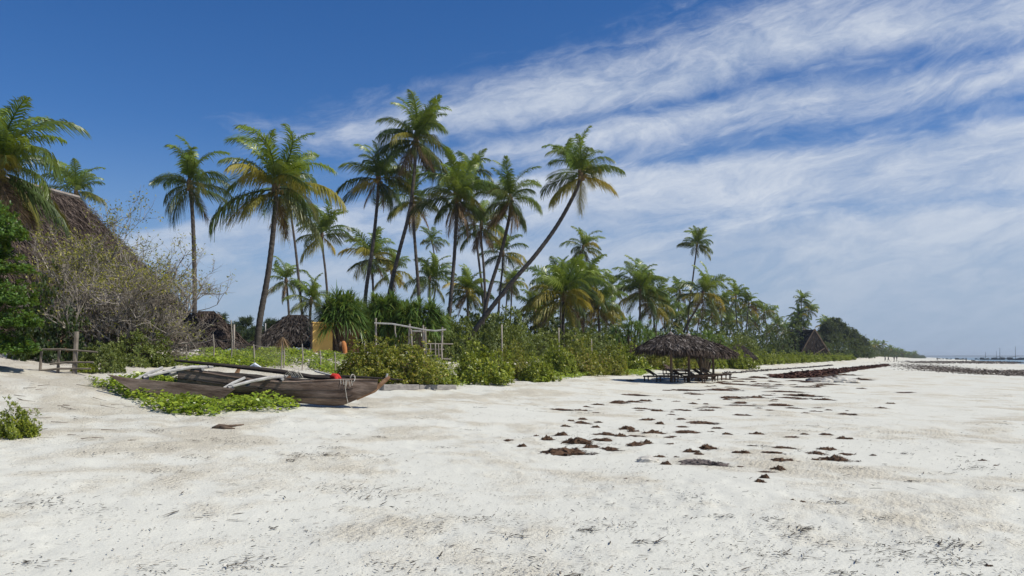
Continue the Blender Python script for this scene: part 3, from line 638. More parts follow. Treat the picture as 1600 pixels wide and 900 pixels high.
for a in [(322, 52, 46, 80), (345, 62, 44, 84), (368, 48, 40, 88), (384, 56, 38, 82), (402, 40, 40, 86), (424, 54, 36, 80), (438, 38, 30, 90), (355, 34, 50, 74), (395, 30, 50, 76)]: casuarina(*a)
# screw pines
def screwpine(px, base, wpx, hpx, Yd, label, nr=42, nl=26, L=1.25, seed=1, group=None, flat=.35, mt='pandanus'):
    x = pw(px, Yd); z0 = tz1(x, Yd); H = at(px, base - hpx, Yd).z - z0; rw = wpx / 2 * Yd / F; rg = np.random.default_rng(seed)
    root = empty('screw_pine', (x, Yd, z0)); tag(root, label, 'screw pine', group)
    d = rg.normal(size=(nr, 3)); d[:, 2] = np.abs(d[:, 2]) - flat * .5; d = nrm(d); q = (1 - .5 * rg.random(nr) ** 2)[:, None]
    Lr = L * rg.uniform(.75, 1.1, nr)
    C = d * q * [rw - L * .45, (rw - L * .45) * .8, max(.5, H * .5 - L * .3)] + [0, 0, H * .48]
    s = MB()
    for c in C[:16]: s.tube([(c[0] * .15, c[1] * .15, -.1), (c[0] * .45, c[1] * .45, c[2] * .45), tuple(c)], [.10, .08, .05], 5)
    s.build('trunk', M['stem'], root)
    ax = nrm(d + [0, 0, .55]); P = np.repeat(C, nl, 0); Ax = np.repeat(ax, nl, 0); n = len(P)
    rv = nrm(rg.normal(size=(n, 3))); pr = nrm(rv - Ax * (rv * Ax).sum(1, keepdims=True)); th = rg.uniform(.15, 1.45, (n, 1))
    D = Ax * np.cos(th) + pr * np.sin(th); LL = np.repeat(Lr, nl) * rg.uniform(.7, 1.1, n)
    link('foliage', np_mesh('foliage', *strap_arrays(P, D, LL, .075, rg.uniform(.25, .65, n), 4)), M[mt], root)
    return root
screwpine(532, 556, 90, 106, 47, 'screw pine with drooping straps over the ochre wall', 85, 30, 1.35, 3)
screwpine(598, 552, 92, 100, 49, 'dark middle screw pine of the thicket behind the pole gate', 85, 30, 1.25, 4)
screwpine(655, 556, 96, 96, 48, 'leafy screw pine beside the pole gate door', 85, 30, 1.15, 5)
screwpine(566, 554, 84, 92, 52, 'tall dark screw pine filling the thicket behind the brown wall', 80, 30, 1.3, 13)
screwpine(628, 554, 84, 90, 53, 'screw pine behind the gate top rail', 80, 30, 1.2, 14)
screwpine(690, 556, 60, 70, 52, 'low screw pine at the thicket end by the leaning palm', 50, 28, 1.0, 15)
screwpine(985, 556, 82, 66, 72, 'round screw pine bush behind the dune bushes', 60, 26, 1.1, 6)
screwpine(1024, 552, 56, 58, 76, 'smaller screw pine against the round one', 44, 26, 1.0, 7)
screwpine(1100, 560, 90, 46, 74, 'wide green screw pine behind the thatched parasols', 54, 26, 1.0, 8)
# glossy leaved tree at the dune's landward end
def glossy_tree():
    Yd = 20.5; x = pw(-25, Yd); z0 = tz1(x, Yd); root = empty('sea_almond_tree', (x, Yd, z0)); tag(root, 'bright glossy green tree in front of the large thatched roof', 'tree')
    s = MB(); s.tube([(0, 0, -.2), (.1, 0, 1.2), (.1, .1, 2.6), (0, .1, 4)], [.12, .1, .07, .03], 7)
    bl = [((.35, -.2, 3.2), (.62, .7, .85)), ((.1, 0, 2.35), (.85, .8, .6)), ((.55, -.1, 1.55), (.6, .7, .6)), ((.7, .1, 1.0), (.65, .75, .55)), ((.45, .2, .35), (.9, .8, .6)), ((-.5, 0, 1.5), (1., .9, 1.2)), ((-.4, 0, 2.8), (.8, .8, 1.)), ((-.9, 0, .5), (.9, .8, .8))]
    for c, r in bl: s.tube([(.08, .05, max(.3, c[2] * .6)), c], [.04, .015], 5)
    s.build('trunk', M['stem'], root)
    for i, (c, r) in enumerate(bl):
        f = link('crown', SH['glossy', i % 3], None, root); f.location = c; f.scale = r; f.rotation_euler = (0, 0, i * 1.3)
glossy_tree()
# bare branched tree in front of the thatched roof
def bare_tree(px, base, Yd, H, spread, label, seed, n0, lean=0, leaves='yellow_leaf', nleaf=2200, levels=4, hi=.45):
    rg = random.Random(seed); x = pw(px, Yd); z0 = tz1(x, Yd); root = empty('bare_tree', (x, Yd, z0)); tag(root, label, 'tree')
    tr = MB(); tw = MB(); tips = []
    def grow(p, d, ln, r, lv):
        P = [p]; q = p.copy(); dd = d.copy(); n = 4
        for i in range(n):
            dd = (dd + Vector((rg.gauss(0, .17), rg.gauss(0, .17), rg.gauss(.03, .12)))).normalized(); q = q + dd * ln / n; P.append(q.copy())
        (tr if lv <= 1 else tw).tube(P, [r * (1 - .55 * i / n) for i in range(n + 1)], 6 if lv <= 1 else 3, cap=False)
        if lv >= levels: tips.append((P[-1], dd)); tips.append((P[2], dd)); return
        for k in range(rg.randint(3, 4) if lv > 1 else rg.randint(3, 5)):
            u = rg.randint(1, n); a = Vector((rg.gauss(0, .6), rg.gauss(0, .5), rg.gauss(.12, .45)))
            grow(P[u], (dd + a).normalized(), ln * rg.uniform(.5, .78), r * .56, lv + 1)
    for k in range(n0):
        a = 6.28 * k / n0 + rg.random() * .6
        grow(Vector((math.cos(a) * .25, math.sin(a) * .2, -.1)), Vector((math.cos(a) * spread + lean, math.sin(a) * spread * .7, 1)).normalized(), H * rg.uniform(.40, .52), .072, 0)
    tr.build('trunk', M['twig'], root, True); tw.build('twigs', M['twig'], root)['kind'] = 'stuff'
    g2 = np.random.default_rng(seed); T = np.array([t_[0] for t_ in tips if t_[0].z > H * hi])
    if len(T):
        P = T[g2.integers(0, len(T), nleaf)] + g2.normal(0, .08, (nleaf, 3)); D = g2.normal(size=(nleaf, 3)) + [0, 0, -.2]
        link('foliage', np_mesh('foliage', *leaf_arrays(P, D, g2.normal(size=P.shape), g2.uniform(.06, .14, nleaf), .045)), M[leaves], root)
    return root
bare_tree(165, 578, 27.5, 4.6, .8, 'yellow leaved bare tree with pale forked trunk by the rail fence', 11, 5, -.1, nleaf=4200, hi=.45, levels=5)
bare_tree(206, 578, 28.0, 4.3, .75, 'dry leafless tree with tangled grey twigs by the thatched roof', 23, 6, .1, nleaf=900, hi=.2, levels=5)
bare_tree(110, 575, 29.0, 4.9, .7, 'tall thin twigged shrub tree against the thatched roof', 31, 5, 0, nleaf=3000, hi=.5, levels=5)
bare_tree(190, 578, 26.8, 3.3, .95, 'round grey bush of dry twigs at the foot of the thatched roof', 59, 7, .05, nleaf=700, hi=.2, levels=5)
bare_tree(240, 578, 29.0, 2.1, .7, 'low tangle of dry branches beside the slender palm', 47, 4, .0, nleaf=250, levels=4)

# ------------------------------------------------------------------ thatched buildings
def thatch_strips(tris, n, L, W, lift, seed, jit=.35):
    """overlapping leaf strips laid down the slope on a list of roof facets (quads a,b upper edge; d,c lower edge)"""
    rg = np.random.default_rng(seed); parts = []
    ar = [((Vector(b) - Vector(a)).length + (Vector(c) - Vector(d)).length) / 2 * ((Vector(d) - Vector(a)).length + (Vector(c) - Vector(b)).length) / 2 for a, b, c, d in tris]; tot = sum(ar)
    for (a, b, c, d), A_ in zip(tris, ar):
        k = int(n * A_ / tot); a, b, c, d = (np.array(v, float) for v in (a, b, c, d))
        wu, wl = np.linalg.norm(b - a), np.linalg.norm(c - d)
        v = rg.random(k)
        pr = wu + (wl - wu) * v; v = v[rg.random(k) < pr / max(wu, wl, 1e-6)]; k = len(v)
        u = rg.random((k, 1)); v = v[:, None]
        P = (a * (1 - u) + b * u) * (1 - v) + (d * (1 - u) + c * u) * v
        D = nrm((d * (1 - u) + c * u) - (a * (1 - u) + b * u)); N = nrm(np.cross(c - a, b - d)); N = N if (N[2] > .05 or (abs(N[2]) <= .25 and N[1] < 0)) else -N
        N = np.repeat(N[None], k, 0)
        S = np.cross(D, N); D = nrm(D + S * rg.normal(0, jit, (k, 1)) + N * rg.normal(.03, .10, (k, 1)))
        parts.append(leaf_arrays(P + N * rg.uniform(0, lift, (k, 1)), D, N + S * rg.normal(0, .35, (k, 1)), L * rg.uniform(.6, 1.3, k), W * rg.uniform(.6, 1.3, k), .5, .06, .2))
    return cat_arrays(parts)
def facets_obj(name, facets, mat_, parent, thick=.12):
    s = MB()
    for f in facets:
        P = [Vector(p) for p in f]; n = (P[2] - P[0]).cross(P[1] - P[3]).normalized(); n = n if n.z > 0 else -n
        V = P + [p - n * thick for p in P]
        s.add(V, [(0, 1, 2, 3), (7, 6, 5, 4), (0, 4, 5, 1), (1, 5, 6, 2), (2, 6, 7, 3), (3, 7, 4, 0)])
    return s.build(name, mat_, parent)
# large hut: the ridge runs away from the sea front, the sea side slope and far hip show
hr = empty('thatched_hall', (-16, 32, 1.6)); tag(hr, 'large hall with a steep shaggy brown thatched roof', 'hut'); o0 = Vector(hr.location)
def hl(*p): return Vector(p) - o0
R0, R1 = Vector((-23.2, 22.5, 8.9)), Vector((-20.05, 38.1, 8.9))
ax_ = (R1 - R0).normalized(); out = Vector((ax_.y, -ax_.x, 0))
E1 = R1 + out * 5.6 + ax_ * 3.2; E1.z = 2.15; E0 = R0 + out * 5.6 - ax_ * 3.0; E0.z = 2.15
W1 = R1 - out * 5.6 + ax_ * 3.2; W1.z = 2.15; W0 = R0 - out * 5.6 - ax_ * 3.; W0.z = 2.15
fac = [(R0, R1, E1, E0), (R1, R1 + out * .01, E1, W1), (R1, R0, W0, W1), (R0, R0 + out * .01, E0, W0)]
fac = [tuple(hl(*p) for p in f) for f in fac]
facets_obj('roof', fac, M['thatch_base'], hr)
th = link('thatch', np_mesh('thatch', *thatch_strips(fac[:2], 60000, .42, .035, .14, 3, .55)), M['thatch_red'], hr); th['kind'] = 'stuff'
s = MB(); s.tube([hl(*(R0 + Vector((0, 0, .05)))), hl(*(R1 + Vector((0, 0, .05)) + ax_ * .05))], .10, 7); s.build('ridge_cap', M['ridge'], hr)
for k in range(7):
    p = E0.lerp(E1, k / 6) - out * .9; s = MB(); s.tube([hl(p.x, p.y, tz1(p.x, p.y) - .2), hl(p.x, p.y, 3.0)], .09, 7); s.build('post', M['dark_pole'], hr)
p0, p1 = E0 - out * 1.6, E1 - out * 1.6 - ax_ * 1.5; s = MB(); s.beam(hl(p0.x, p0.y, 2.0), hl(p1.x, p1.y, 2.0), .15, 1.9); s.build('wall', M['brown_wall'], hr)
# low thatch of the same compound just past the slender palm
def small_hut(name, px, Yd, wpx, apex, eave, depth, label, strips, mt='thatch_dark', base='thatch_base', rz=0, L=.4, W=.06, n_post=4):
    x = pw(px, Yd); z0 = tz1(x, Yd); root = empty(name, (x, Yd, z0), R(rz)); tag(root, label, 'hut')
    hw = wpx / 2 * Yd / F; za = at(px, apex, Yd).z - z0; ze = max(.25, at(px, eave, Yd).z - z0); rx = hw * .22
    A0, A1 = Vector((-rx, 0, za)), Vector((rx, 0, za)); c = [Vector((sx * hw, sy * depth, ze)) for sx, sy in ((-1, -1), (1, -1), (1, 1), (-1, 1))]
    fc = [(A0, A1, c[1], c[0]), (A1, A1 + Vector((0, .01, 0)), c[2], c[1]), (A1, A0, c[3], c[2]), (A0, A0 + Vector((0, .01, 0)), c[0], c[3])]
    facets_obj('roof', fc, M[base], root, .08)
    th = link('thatch', np_mesh('thatch', *thatch_strips(fc, strips, L, W, .10, int(px), .5)), M[mt], root); th['kind'] = 'stuff'
    for sx in (-.75, .75):
        for sy in (-.75, .75):
            s = MB(); s.tube([(sx * hw, sy * depth, -.3), (sx * hw, sy * depth, ze + (za - ze) * .2)], .06, 6); s.build('post', M['dark_pole'], root)
    return root
small_hut('thatched_shelter', 322, 43.5, 110, 486, 548, 1.6, 'low brown thatched shelter behind the slender palm trunk', 3500, 'thatch_red')
small_hut('thatched_hut', 462, 50, 118, 492, 546, 1.7, 'small hut with a dark shaggy thatched roof', 5000, 'thatch_dark')
small_hut('thatched_hut', 1153, 104, 44, 538, 560, 2.2, 'small dark thatched hut past the parasols', 2200, 'thatch_dark')
small_hut('thatched_hut', 872, 76, 60, 522, 545, 2.2, 'grey thatch roof half hidden under the dense palm clump', 1600, 'thatch')
# ochre wall panel with brown return and terracotta pillar
def wall_piece(name, px0, px1, top, bot, Yd, mt, label, th=.14, ry=0):
    a, b_ = at(px0, bot, Yd), at(px1, bot, Yd); zt = at(px0, top, Yd).z; z0 = tz1((a.x + b_.x) / 2, Yd) - .15
    root = empty(name, ((a.x + b_.x) / 2, Yd, z0)); tag(root, label, 'wall')
    wd = b_.x - a.x; nb = 5; hgt = zt - z0
    return root, wd, hgt
root, wd, hg = wall_piece('ochre_wall', 487, 519, 505, 553, 46.2, None, 'sunlit ochre yellow wall under the screw pine leaves')
root.rotation_euler = (0, 0, R(32)); s = MB(); s.box((0, 0, hg / 2), (wd, .16, hg)); s.build('panel', M['yellow_wall'], root)
s = MB(); s.box((0, 0, hg + .03), (wd + .08, .24, .06)); s.build('coping', M['yellow_wall'], root)
s = MB(); s.box((-wd / 2 - .03, .02, hg / 2), (.055, .2, hg - .01)); s.build('corner_post', M['dark_pole'], root)
root, wd, hg = wall_piece('brown_wall', 518, 560, 508, 553, 47.0, None, 'shaded brown wall beside the ochre wall')
s = MB(); s.box((0, 0, hg / 2), (wd, .16, hg)); s.build('panel', M['brown_wall'], root)
s = MB(); s.box((0, -.1, hg * .18), (wd * .98, .1, hg * .36)); s.build('plinth', M['brown_wall'], root)
p = at(537.5, 552, 44.8); p.z = tz1(p.x, p.y) - .1; root = empty('terracotta_pillar', p); tag(root, 'orange terracotta pillar with rounded head beside the brown wall', 'pillar')
hp = at(537, 533, 44.8).z - p.z
s = MB(); s.tube([(.05, 0, 0), (.06, 0, hp * .3), (.04, 0, hp * .6), (-.02, 0, hp * .85), (-.06, 0, hp * .96), (-.09, 0, hp)], [.10, .11, .12, .13, .10, .03], 12); s.build('shaft', M['terracotta'], root, True)
s = MB(); s.tube([(-.16, -.05, hp * .72), (-.2, -.05, hp * .86), (-.15, -.05, hp * .97)], [.05, .085, .03], 8); s.build('knob', M['dark_pole'], root, True)
# steep triangular hut far along the beach
Yd = 205; x = pw(1272, Yd); z0 = tz1(x, Yd); root = empty('triangular_hut', (x, Yd, z0), R(14)); tag(root, 'steep triangular hut with dark thatched front and pale bargeboards', 'hut')
Hh = at(1266, 515, Yd).z - z0; hw = 29 * Yd / F
ap0, ap1 = Vector((-1.0, -1.5, Hh)), Vector((-1.0, 9, Hh)); bl_, br_, bl1, br1 = Vector((-hw, 0, .2)), Vector((hw, 0, .2)), Vector((-hw, 9, .2)), Vector((hw, 9, .2))
fc = [(ap0, ap1, br1, br_), (ap1, ap0, bl_, bl1), (ap0, ap0 + Vector((.01, 0, 0)), br_ * .985, bl_ * .985)]
facets_obj('roof', fc, M['thatch_base'], root, .1)
th = link('thatch', np_mesh('thatch', *thatch_strips(fc, 6000, .8, .16, .15, 9)), M['thatch_dark'], root); th['kind'] = 'stuff'
for a, b_ in ((ap0, br_), (ap0, bl_)):
    s = MB(); s.beam(a + Vector((0, -.18, .1)), b_ + Vector((0, -.18, 0)), .12, .26, Vector((0, 1, 0)).cross((b_ - a).normalized())); s.build('bargeboard', M['dark_pole'], root)
s = MB(); s.tube([(-1.6, -1.0, .3), (2.2, -.9, 2.3)], .09, 5); s.build('brace', M['dark_pole'], root)

# ------------------------------------------------------------------ thatched parasols and loungers
def parasol(px, base, apex, rim, rpx, label, seed, Yd=None, mt='thatch_worn'):
    p = ghit(px, base) if Yd is None else Vector((pw(px, Yd), Yd, tz1(pw(px, Yd), Yd)))
    root = empty('thatched_parasol', p); tag(root, label, 'parasol')
    za = at(px, apex, p.y).z - p.z; zr = at(px, rim, p.y).z - p.z; r = rpx * p.y / F
    s = MB(); s.tube([(0, 0, -.3), (.01, 0, za * .5), (0, 0, za - .05)], [.085, .08, .06], 8); s.build('pole', M['dark_pole'], root)
    nseg = 14; fc = []
    for k in range(nseg):
        a0, a1 = 2 * math.pi * k / nseg, 2 * math.pi * (k + 1) / nseg
        c0, s0, c1, s1 = math.cos(a0), math.sin(a0), math.cos(a1), math.sin(a1); rm = .52 * r; zm = zr + (za - zr) * .60
        fc.append((Vector((.04 * c0, .04 * s0, za)), Vector((.04 * c1, .04 * s1, za)), Vector((rm * c1, rm * s1, zm)), Vector((rm * c0, rm * s0, zm))))
        fc.append((Vector((rm * c0, rm * s0, zm)), Vector((rm * c1, rm * s1, zm)), Vector((r * c1, r * s1, zr)), Vector((r * c0, r * s0, zr))))
    facets_obj('canopy', fc, M['thatch_base'], root, .05)
    th = link('thatch', np_mesh('thatch', *thatch_strips(fc, 3600, .34, .05, .10, seed, .5)), M[mt], root); th['kind'] = 'stuff'
    rg = np.random.default_rng(seed); n = 520; a = rg.uniform(0, 6.28, n); P = np.stack([np.cos(a) * r * .98, np.sin(a) * r * .98, zr + rg.uniform(-.02, .05, n)], -1)
    D = np.stack([np.cos(a) * .35, np.sin(a) * .35, -np.ones(n)], -1) + rg.normal(0, .22, (n, 3)); Nn = np.stack([np.cos(a), np.sin(a), 0 * a], -1)
    fr = link('fringe', np_mesh('fringe', *leaf_arrays(P, D, Nn, rg.uniform(.22, .52, n), .05, .5, .02)), M['thatch_red'], root); fr['kind'] = 'stuff'
    s = MB(); s.tube([(0, 0, za - .16), (0, 0, za + .02), (0, 0, za + .1)], [.30, .13, .03], 9); s.build('cap', M['ridge'], root)
    s = MB(); s.tube([(0, 0, za + .05), (0, 0, za + .45)], [.018, .012], 5); s.build('spike', M['dark_pole'], root)
    for k in range(6):
        a = k * 1.047; s = MB(); s.tube([(0, 0, za - .2), (math.cos(a) * r * .9, math.sin(a) * r * .9, zr + .02)], .025, 5); s.build('rib', M['dark_pole'], root)
    return p
pA = parasol(1049, 598, 521, 546, 54, 'wide dark thatched parasol over loungers, first in the row beside the dune', 1)
pB = parasol(1075, 597.5, 523, 548, 48, 'second thatched parasol of the row, pale cap on top', 2, pA.y + 2.2, 'thatch_worn')
pC = parasol(1094, 594, 530, 552, 42, 'third thatched parasol of the row, lower than its neighbours', 3, pA.y + 6.0, 'thatch_red')
pD = parasol(1113, 592, 536, 553, 35, 'last thatched parasol of the row with ragged brown fringe', 4, pA.y + 9.5, 'thatch_red')
def lounger(loc, rz, label, group):
    root = empty('sun_lounger', loc, rz); tag(root, label, 'sun lounger', group)
    for sy in (-.3, .3): s = MB(); s.box((.0, sy, .33), (1.95, .05, .08)); s.build('side_rail', M['lounger'], root)
    for sx in (-.9, .15, .9):
        for sy in (-.3, .3): s = MB(); s.box((sx, sy, .147), (.06, .06, .29)); s.build('leg', M['lounger'], root)
    for k in range(11): s = MB(); s.box((-.9 + k * .11, 0, .385), (.085, .62, .02)); s.build('slat', M['lounger'], root)
    q = Quaternion((0, 1, 0), R(-32))
    for k in range(6): s = MB(); s.box(Vector((.34, 0, .40)) + q @ Vector((.06 + k * .11, 0, 0)), (.085, .60, .02), q); s.build('back_slat', M['lounger'], root)
    for sy in (-.24, .24): s = MB(); s.box(Vector((.34, sy, .375)) + q @ Vector((.34, 0, 0)), (.68, .04, .03), q); s.build('back_rail', M['lounger'], root)
    return root
L_ = 'dark wooden sun lounger in the shade of the thatched parasols'; g = 'loungers under the parasols'
l0 = lounger(ghit(1033, 597), R(150), L_, g)
for px, py in [(1060, 592), (1076, 598), (1093, 596), (1104, 594.5), (1112, 593.5), (1120, 592.5), (1056, 586)]:
    c = copy_tree(l0); c.location = ghit(px, py); c.rotation_euler = (0, 0, R(150 + rnd.uniform(-14, 14)))

# ------------------------------------------------------------------ fences, gate and posts
def post_thing(name, px, top, bot, Yd, label, r=.04, mt='pole_wood', cat='post', group=None, lean=0.):
    x = pw(px, Yd); z0 = tz1(x, Yd); h = at(px, top, Yd).z - z0; s = MB()
    s.tube([(0, 0, -.25), (lean * .5 + .01, 0, h * .5), (lean, 0, h)], [r * 1.1, r, r * .9], 7); o = s.build(name, M[mt], None, True); o.location = (x, Yd, z0); tag(o, label, cat, group); return o
# rail fence
Yd = ghit(100, 583).y; a = Vector((pw(55, Yd), Yd, 0)); root = empty('rail_fence', (a.x, Yd, tz1(a.x, Yd))); tag(root, 'grey wooden rail fence with three rails beside the dark bush', 'fence'); o0 = Vector(root.location)
def fp(px, py, dy=0): return at(px, py, Yd + dy) - o0
for (a0, b0, a1, b1, r) in [(60, 546, 152, 550, .024), (78, 569, 146, 566, .026), (62, 579, 142, 576, .026)]:
    s = MB(); p_, q_ = fp(a0, b0, -.05), fp(a1, b1, -.05); s.tube([p_, p_.lerp(q_, .4) + Vector((0, 0, .03)), q_], [r, r * 1.1, r * .85], 6); s.build('rail', M['old_rail'], root)
for px, tp, r in [(92, 545, .04), (119, 518, .065), (64, 549, .036)]:
    p_ = fp(px, tp); gz_ = tz1(p_.x + o0.x, Yd) - o0.z - .3; s = MB(); s.tube([(p_.x, 0, gz_), (p_.x + .01, 0, p_.z)], [r, r * .9], 7); s.build('post', M['old_rail'], root)
# laterite boulder
p = at(74, 575, 26.6); p.z = tz1(p.x, p.y)
rg = np.random.default_rng(2); import bmesh
def boulder(name, loc, sz, mt, label, cat, seed):
    bm = bmesh.new(); bmesh.ops.create_icosphere(bm, subdivisions=3, radius=1)
    for v in bm.verts:
        c = v.co; k = 1 + .28 * float(vnoise(c.x * 1.6 + seed, c.y * 1.6 + c.z * 2.1)) + .35 * float(vnoise(c.x * 3.3 + 9, c.z * 3.1 + c.y * 2 + seed))
        v.co = Vector((c.x * sz[0], c.y * sz[1], max(c.z, -.35) * sz[2])) * k
    me = bpy.data.meshes.new(name); bm.to_mesh(me); bm.free(); o = link(name, me, M[mt]); o.location = loc; tag(o, label, cat); return o
boulder('boulder', p + Vector((.2, 0, .1)), (.55, .4, .45), 'rock', 'rusty brown boulder behind the rail fence', 'boulder', 3)
# wire fence: posts and sagging strands
Yd = 36; root = empty('wire_fence', (pw(450, Yd), Yd, tz1(pw(450, Yd), Yd))); tag(root, 'rusty wire mesh fence on thin posts behind the canoe', 'fence'); o0 = Vector(root.location)
tops = []
for px, tp, bt in [(276, 546, 571), (290, 536, 571), (333, 522, 566), (361, 500, 566), (396, 538, 572), (443, 537, 576), (472, 537, 578), (500, 548, 580), (523, 550, 582), (569, 533, 582), (618, 538, 582)]:
    gp_ = ghit(px, bt); x, y, z0 = gp_; p_ = at(px, tp, y); s = MB()
    s.tube([Vector((x, y, z0 - .2)) - o0, Vector((x + .02, y, (z0 + p_.z) / 2)) - o0, p_ - o0], [.03, .027, .024], 6); s.build('post', M['pole_wood'], root); tops.append((x, y, z0, max(p_.z, z0 + .3)))
wm = MB(); tw = MB()
for i in range(len(tops) - 1):
    x0, y0, g0, t0 = tops[i]; x1, y1, g1, t1_ = tops[i + 1]
    t0, t1_ = min(t0 - .03, g0 + .85), min(t1_ - .03, g1 + .85)
    P = [Vector((x0 + (x1 - x0) * u, y0 + (y1 - y0) * u, t0 + (t1_ - t0) * u - .25 * u * (1 - u))) - o0 for u in np.linspace(0, 1, 7)]
    tw.tube(P, .009, 4, cap=False)
    ln = math.hypot(x1 - x0, y1 - y0); n = max(2, int(ln / .13))
    for k in range(n):
        for sgn in (1, -1):
            u0 = k / n; u1 = min(1, max(0, u0 + sgn * .55 / ln))
            def q3(u, v): gz_ = g0 + (g1 - g0) * u; tz_ = t0 + (t1_ - t0) * u - .25 * u * (1 - u); return Vector((x0 + (x1 - x0) * u, y0 + (y1 - y0) * u, gz_ + (tz_ - gz_) * v)) - o0
            wm.tube([q3(u0, 0), q3(u1, 1)], .0035, 3, cap=False)
tw.build('top_wire', M['wire'], root)
o = wm.build('wire_mesh', M['wire'], root); o['kind'] = 'stuff'
post_thing('tall_post', 366, 507, 555, 42, 'pale tall post standing behind the wire fence', .05)
post_thing('white_pole', 415, 505, 540, 52, 'thin white pole in front of the small dark hut', .035, 'white_wood')
for px, tp, Yd_, lb in [(784, 507, 48, 'thin post rising out of the dull thicket by the leaning palm'), (873, 512, 60, 'thin grey post in front of the dense palm clump'), (924, 530, 62, 'short grey post in the bushes by the drooping palm')]:
    post_thing('thin_post', px, tp, 560, Yd_, lb, .045)
# post with a tuft of dry palm leaf
y = ghit(441, 577).y; x = pw(441, y); z0 = tz1(x, y); root = empty('leaf_topped_post', (x, y, z0)); tag(root, 'post topped with a drooping tuft of dry palm leaf', 'post')
zt = at(441, 527, y).z - z0; s = MB(); s.tube([(0, 0, -.2), (.02, 0, zt)], [.03, .025], 6); s.build('post', M['pole_wood'], root)
rg = np.random.default_rng(8); n = 70; a = rg.uniform(0, 6.28, n); D = np.stack([np.cos(a) * .55, np.sin(a) * .55, -np.ones(n) * .7], -1) + rg.normal(0, .12, (n, 3)); D[:, 2] = -np.abs(D[:, 2])
link('leaf_tuft', np_mesh('leaf_tuft', *strap_arrays(np.tile([[.02, 0, zt + .02]], (n, 1)), D, rg.uniform(.4, .62, n), .035, .1, 3)), M['frond_dry'], root)
# pole gate
Yd = 41.5; x = pw(645, Yd); root = empty('pole_gate', (x, Yd, tz1(x, Yd))); tag(root, 'gateway of bleached poles with lattice side and long top rail', 'gate'); o0 = Vector(root.location)
def gp(px, py, dy=0): return at(px, py, Yd + dy) - o0
def pole(nm, pts, r, mt='pole_wood', ground=False):
    P = [gp(*a) for a in pts]
    if ground: e = P[-1].copy(); e.z = tz1(e.x + o0.x, e.y + o0.y) - o0.z - .2; P[-1] = e
    s = MB(); s.tube(P, r, 7); s.build(nm, M[mt], root)
for a in [[(587, 497), (588, 560)], [(640, 506), (638, 560)], [(661, 508), (664, 568)], [(691, 511), (690, 571)]]: pole('post', a, .05, ground=True)
pole('post', [(664.5, 511, .3), (666, 570, .3)], .045, ground=True); pole('post', [(642.5, 514, -.1), (645, 560, -.1)], .04, ground=True)
pole('top_rail', [(585, 505, -.1), (612, 506, -.1), (640, 511, -.1), (663, 515.5, -.1), (680, 517, -.1), (697, 515, -.1)], .042, 'white_wood')
pole('lintel', [(641, 517.5, .0), (662, 517.5, .0)], .035, 'white_wood')
for y_, a1 in [(537, 708), (545.5, 694), (554.5, 691), (560.5, 705)]: pole('lattice_rail', [(664, y_, -.08), (a1, y_ + .5, -.08)], .028)
for px in (672.5, 680, 685, 689.5): pole('lattice_bar', [(px, 537, -.15), (px + 1, 566, -.15)], .028)
rg2 = random.Random(3)
for k in range(7): pole('door_stick', [(646 + k * 2.3, 518, .1), (646.5 + k * 2.3 + rg2.uniform(-1, 1), 562, .1)], .022, 'dark_pole')
pole('hanging_pole', [(617, 508, .05), (617.5, 520, .05), (619.5, 527, .05)], .03)
# grey beam
a, b_ = ghit(596, 610), ghit(710, 609); d = (b_ - a); root = empty('squared_beam', (a + b_) / 2); tag(root, 'long grey squared timber beam lying on the sand', 'beam'); o0 = Vector(root.location); o0.z = min(a.z, b_.z) - .04
root.location = o0; hb = 9 * a.y / F
for u0, u1, k in [(0, .46, 0), (.464, .998, .012)]:
    s = MB(); s.beam(a.lerp(b_, u0) - o0 + Vector((0, 0, hb / 2 - k)), a.lerp(b_, u1) - o0 + Vector((0, 0, hb / 2 - k)), .22, hb); s.build('timber', M['concrete'], root)
    bv = root.children[-1].modifiers.new('bevel', 'BEVEL'); bv.width = .02; bv.segments = 2

# ------------------------------------------------------------------ outrigger canoe
bow = ghit(536, 637); ster = ghit(276, 616)
ster = Vector((ster.x, ster.y, ster.z))
dv = bow - ster; LEN = math.hypot(dv.x, dv.y); head = math.atan2(dv.y, dv.x)
root = empty('outrigger_canoe', (ster + bow) / 2, 0); tag(root, 'weathered wooden outrigger canoe pulled up on the sand', 'canoe')
root.rotation_euler = (0, -math.atan2(dv.z, LEN), head)
H0 = .56; HLF = LEN / 2
def sect(u):   # u 0 stern .. 1 bow contact; the stem rakes on beyond
    half = .40 * (min(1, .55 + u * 1.6) if u < .28 else 1) * (1 - max(0, (u - .6) / .72) ** 1.8)
    top = H0 + .05 * math.cos(u * 6.28) + .20 * max(0, (u - .62) / .6) ** 1.5
    bot = .02 + .55 * max(0, (u - .98) / .24) ** 1.1 + .05 * max(0, (.15 - u) / .15)
    return -HLF + u * LEN, half, bot, top
us = [0, .03, .1, .2, .3, .4, .5, .6, .7, .8, .88, .94, 1.0, 1.05, 1.1, 1.15, 1.2]
prof_ = [(1, 1), (.97, .72), (.86, .45), (.62, .2), (.3, .05), (.06, 0)]
V = []; npf = 0
for u in us:
    x, hf, bo, tp = sect(u); hf = max(hf, .035); row = []
    for sgn in (1, -1):
        rowo = [(x, sgn * hf * a, bo + (tp - bo) * h_) for a, h_ in prof_]
        row.append(rowo)
    outer = row[1] + row[0][::-1]
    inner = [(x, y_ * (.86 if hf > .06 else .5), max(z_ + (0.0 if i_ in (0, len(outer) - 1) else .05 * (1 - abs(y_) / max(hf, .01)) + .02), bo + .04 if i_ not in (0, len(outer) - 1) else z_)) for i_, (_, y_, z_) in enumerate(outer)]
    V += outer + inner[::-1]; npf = len(outer) + len(inner)
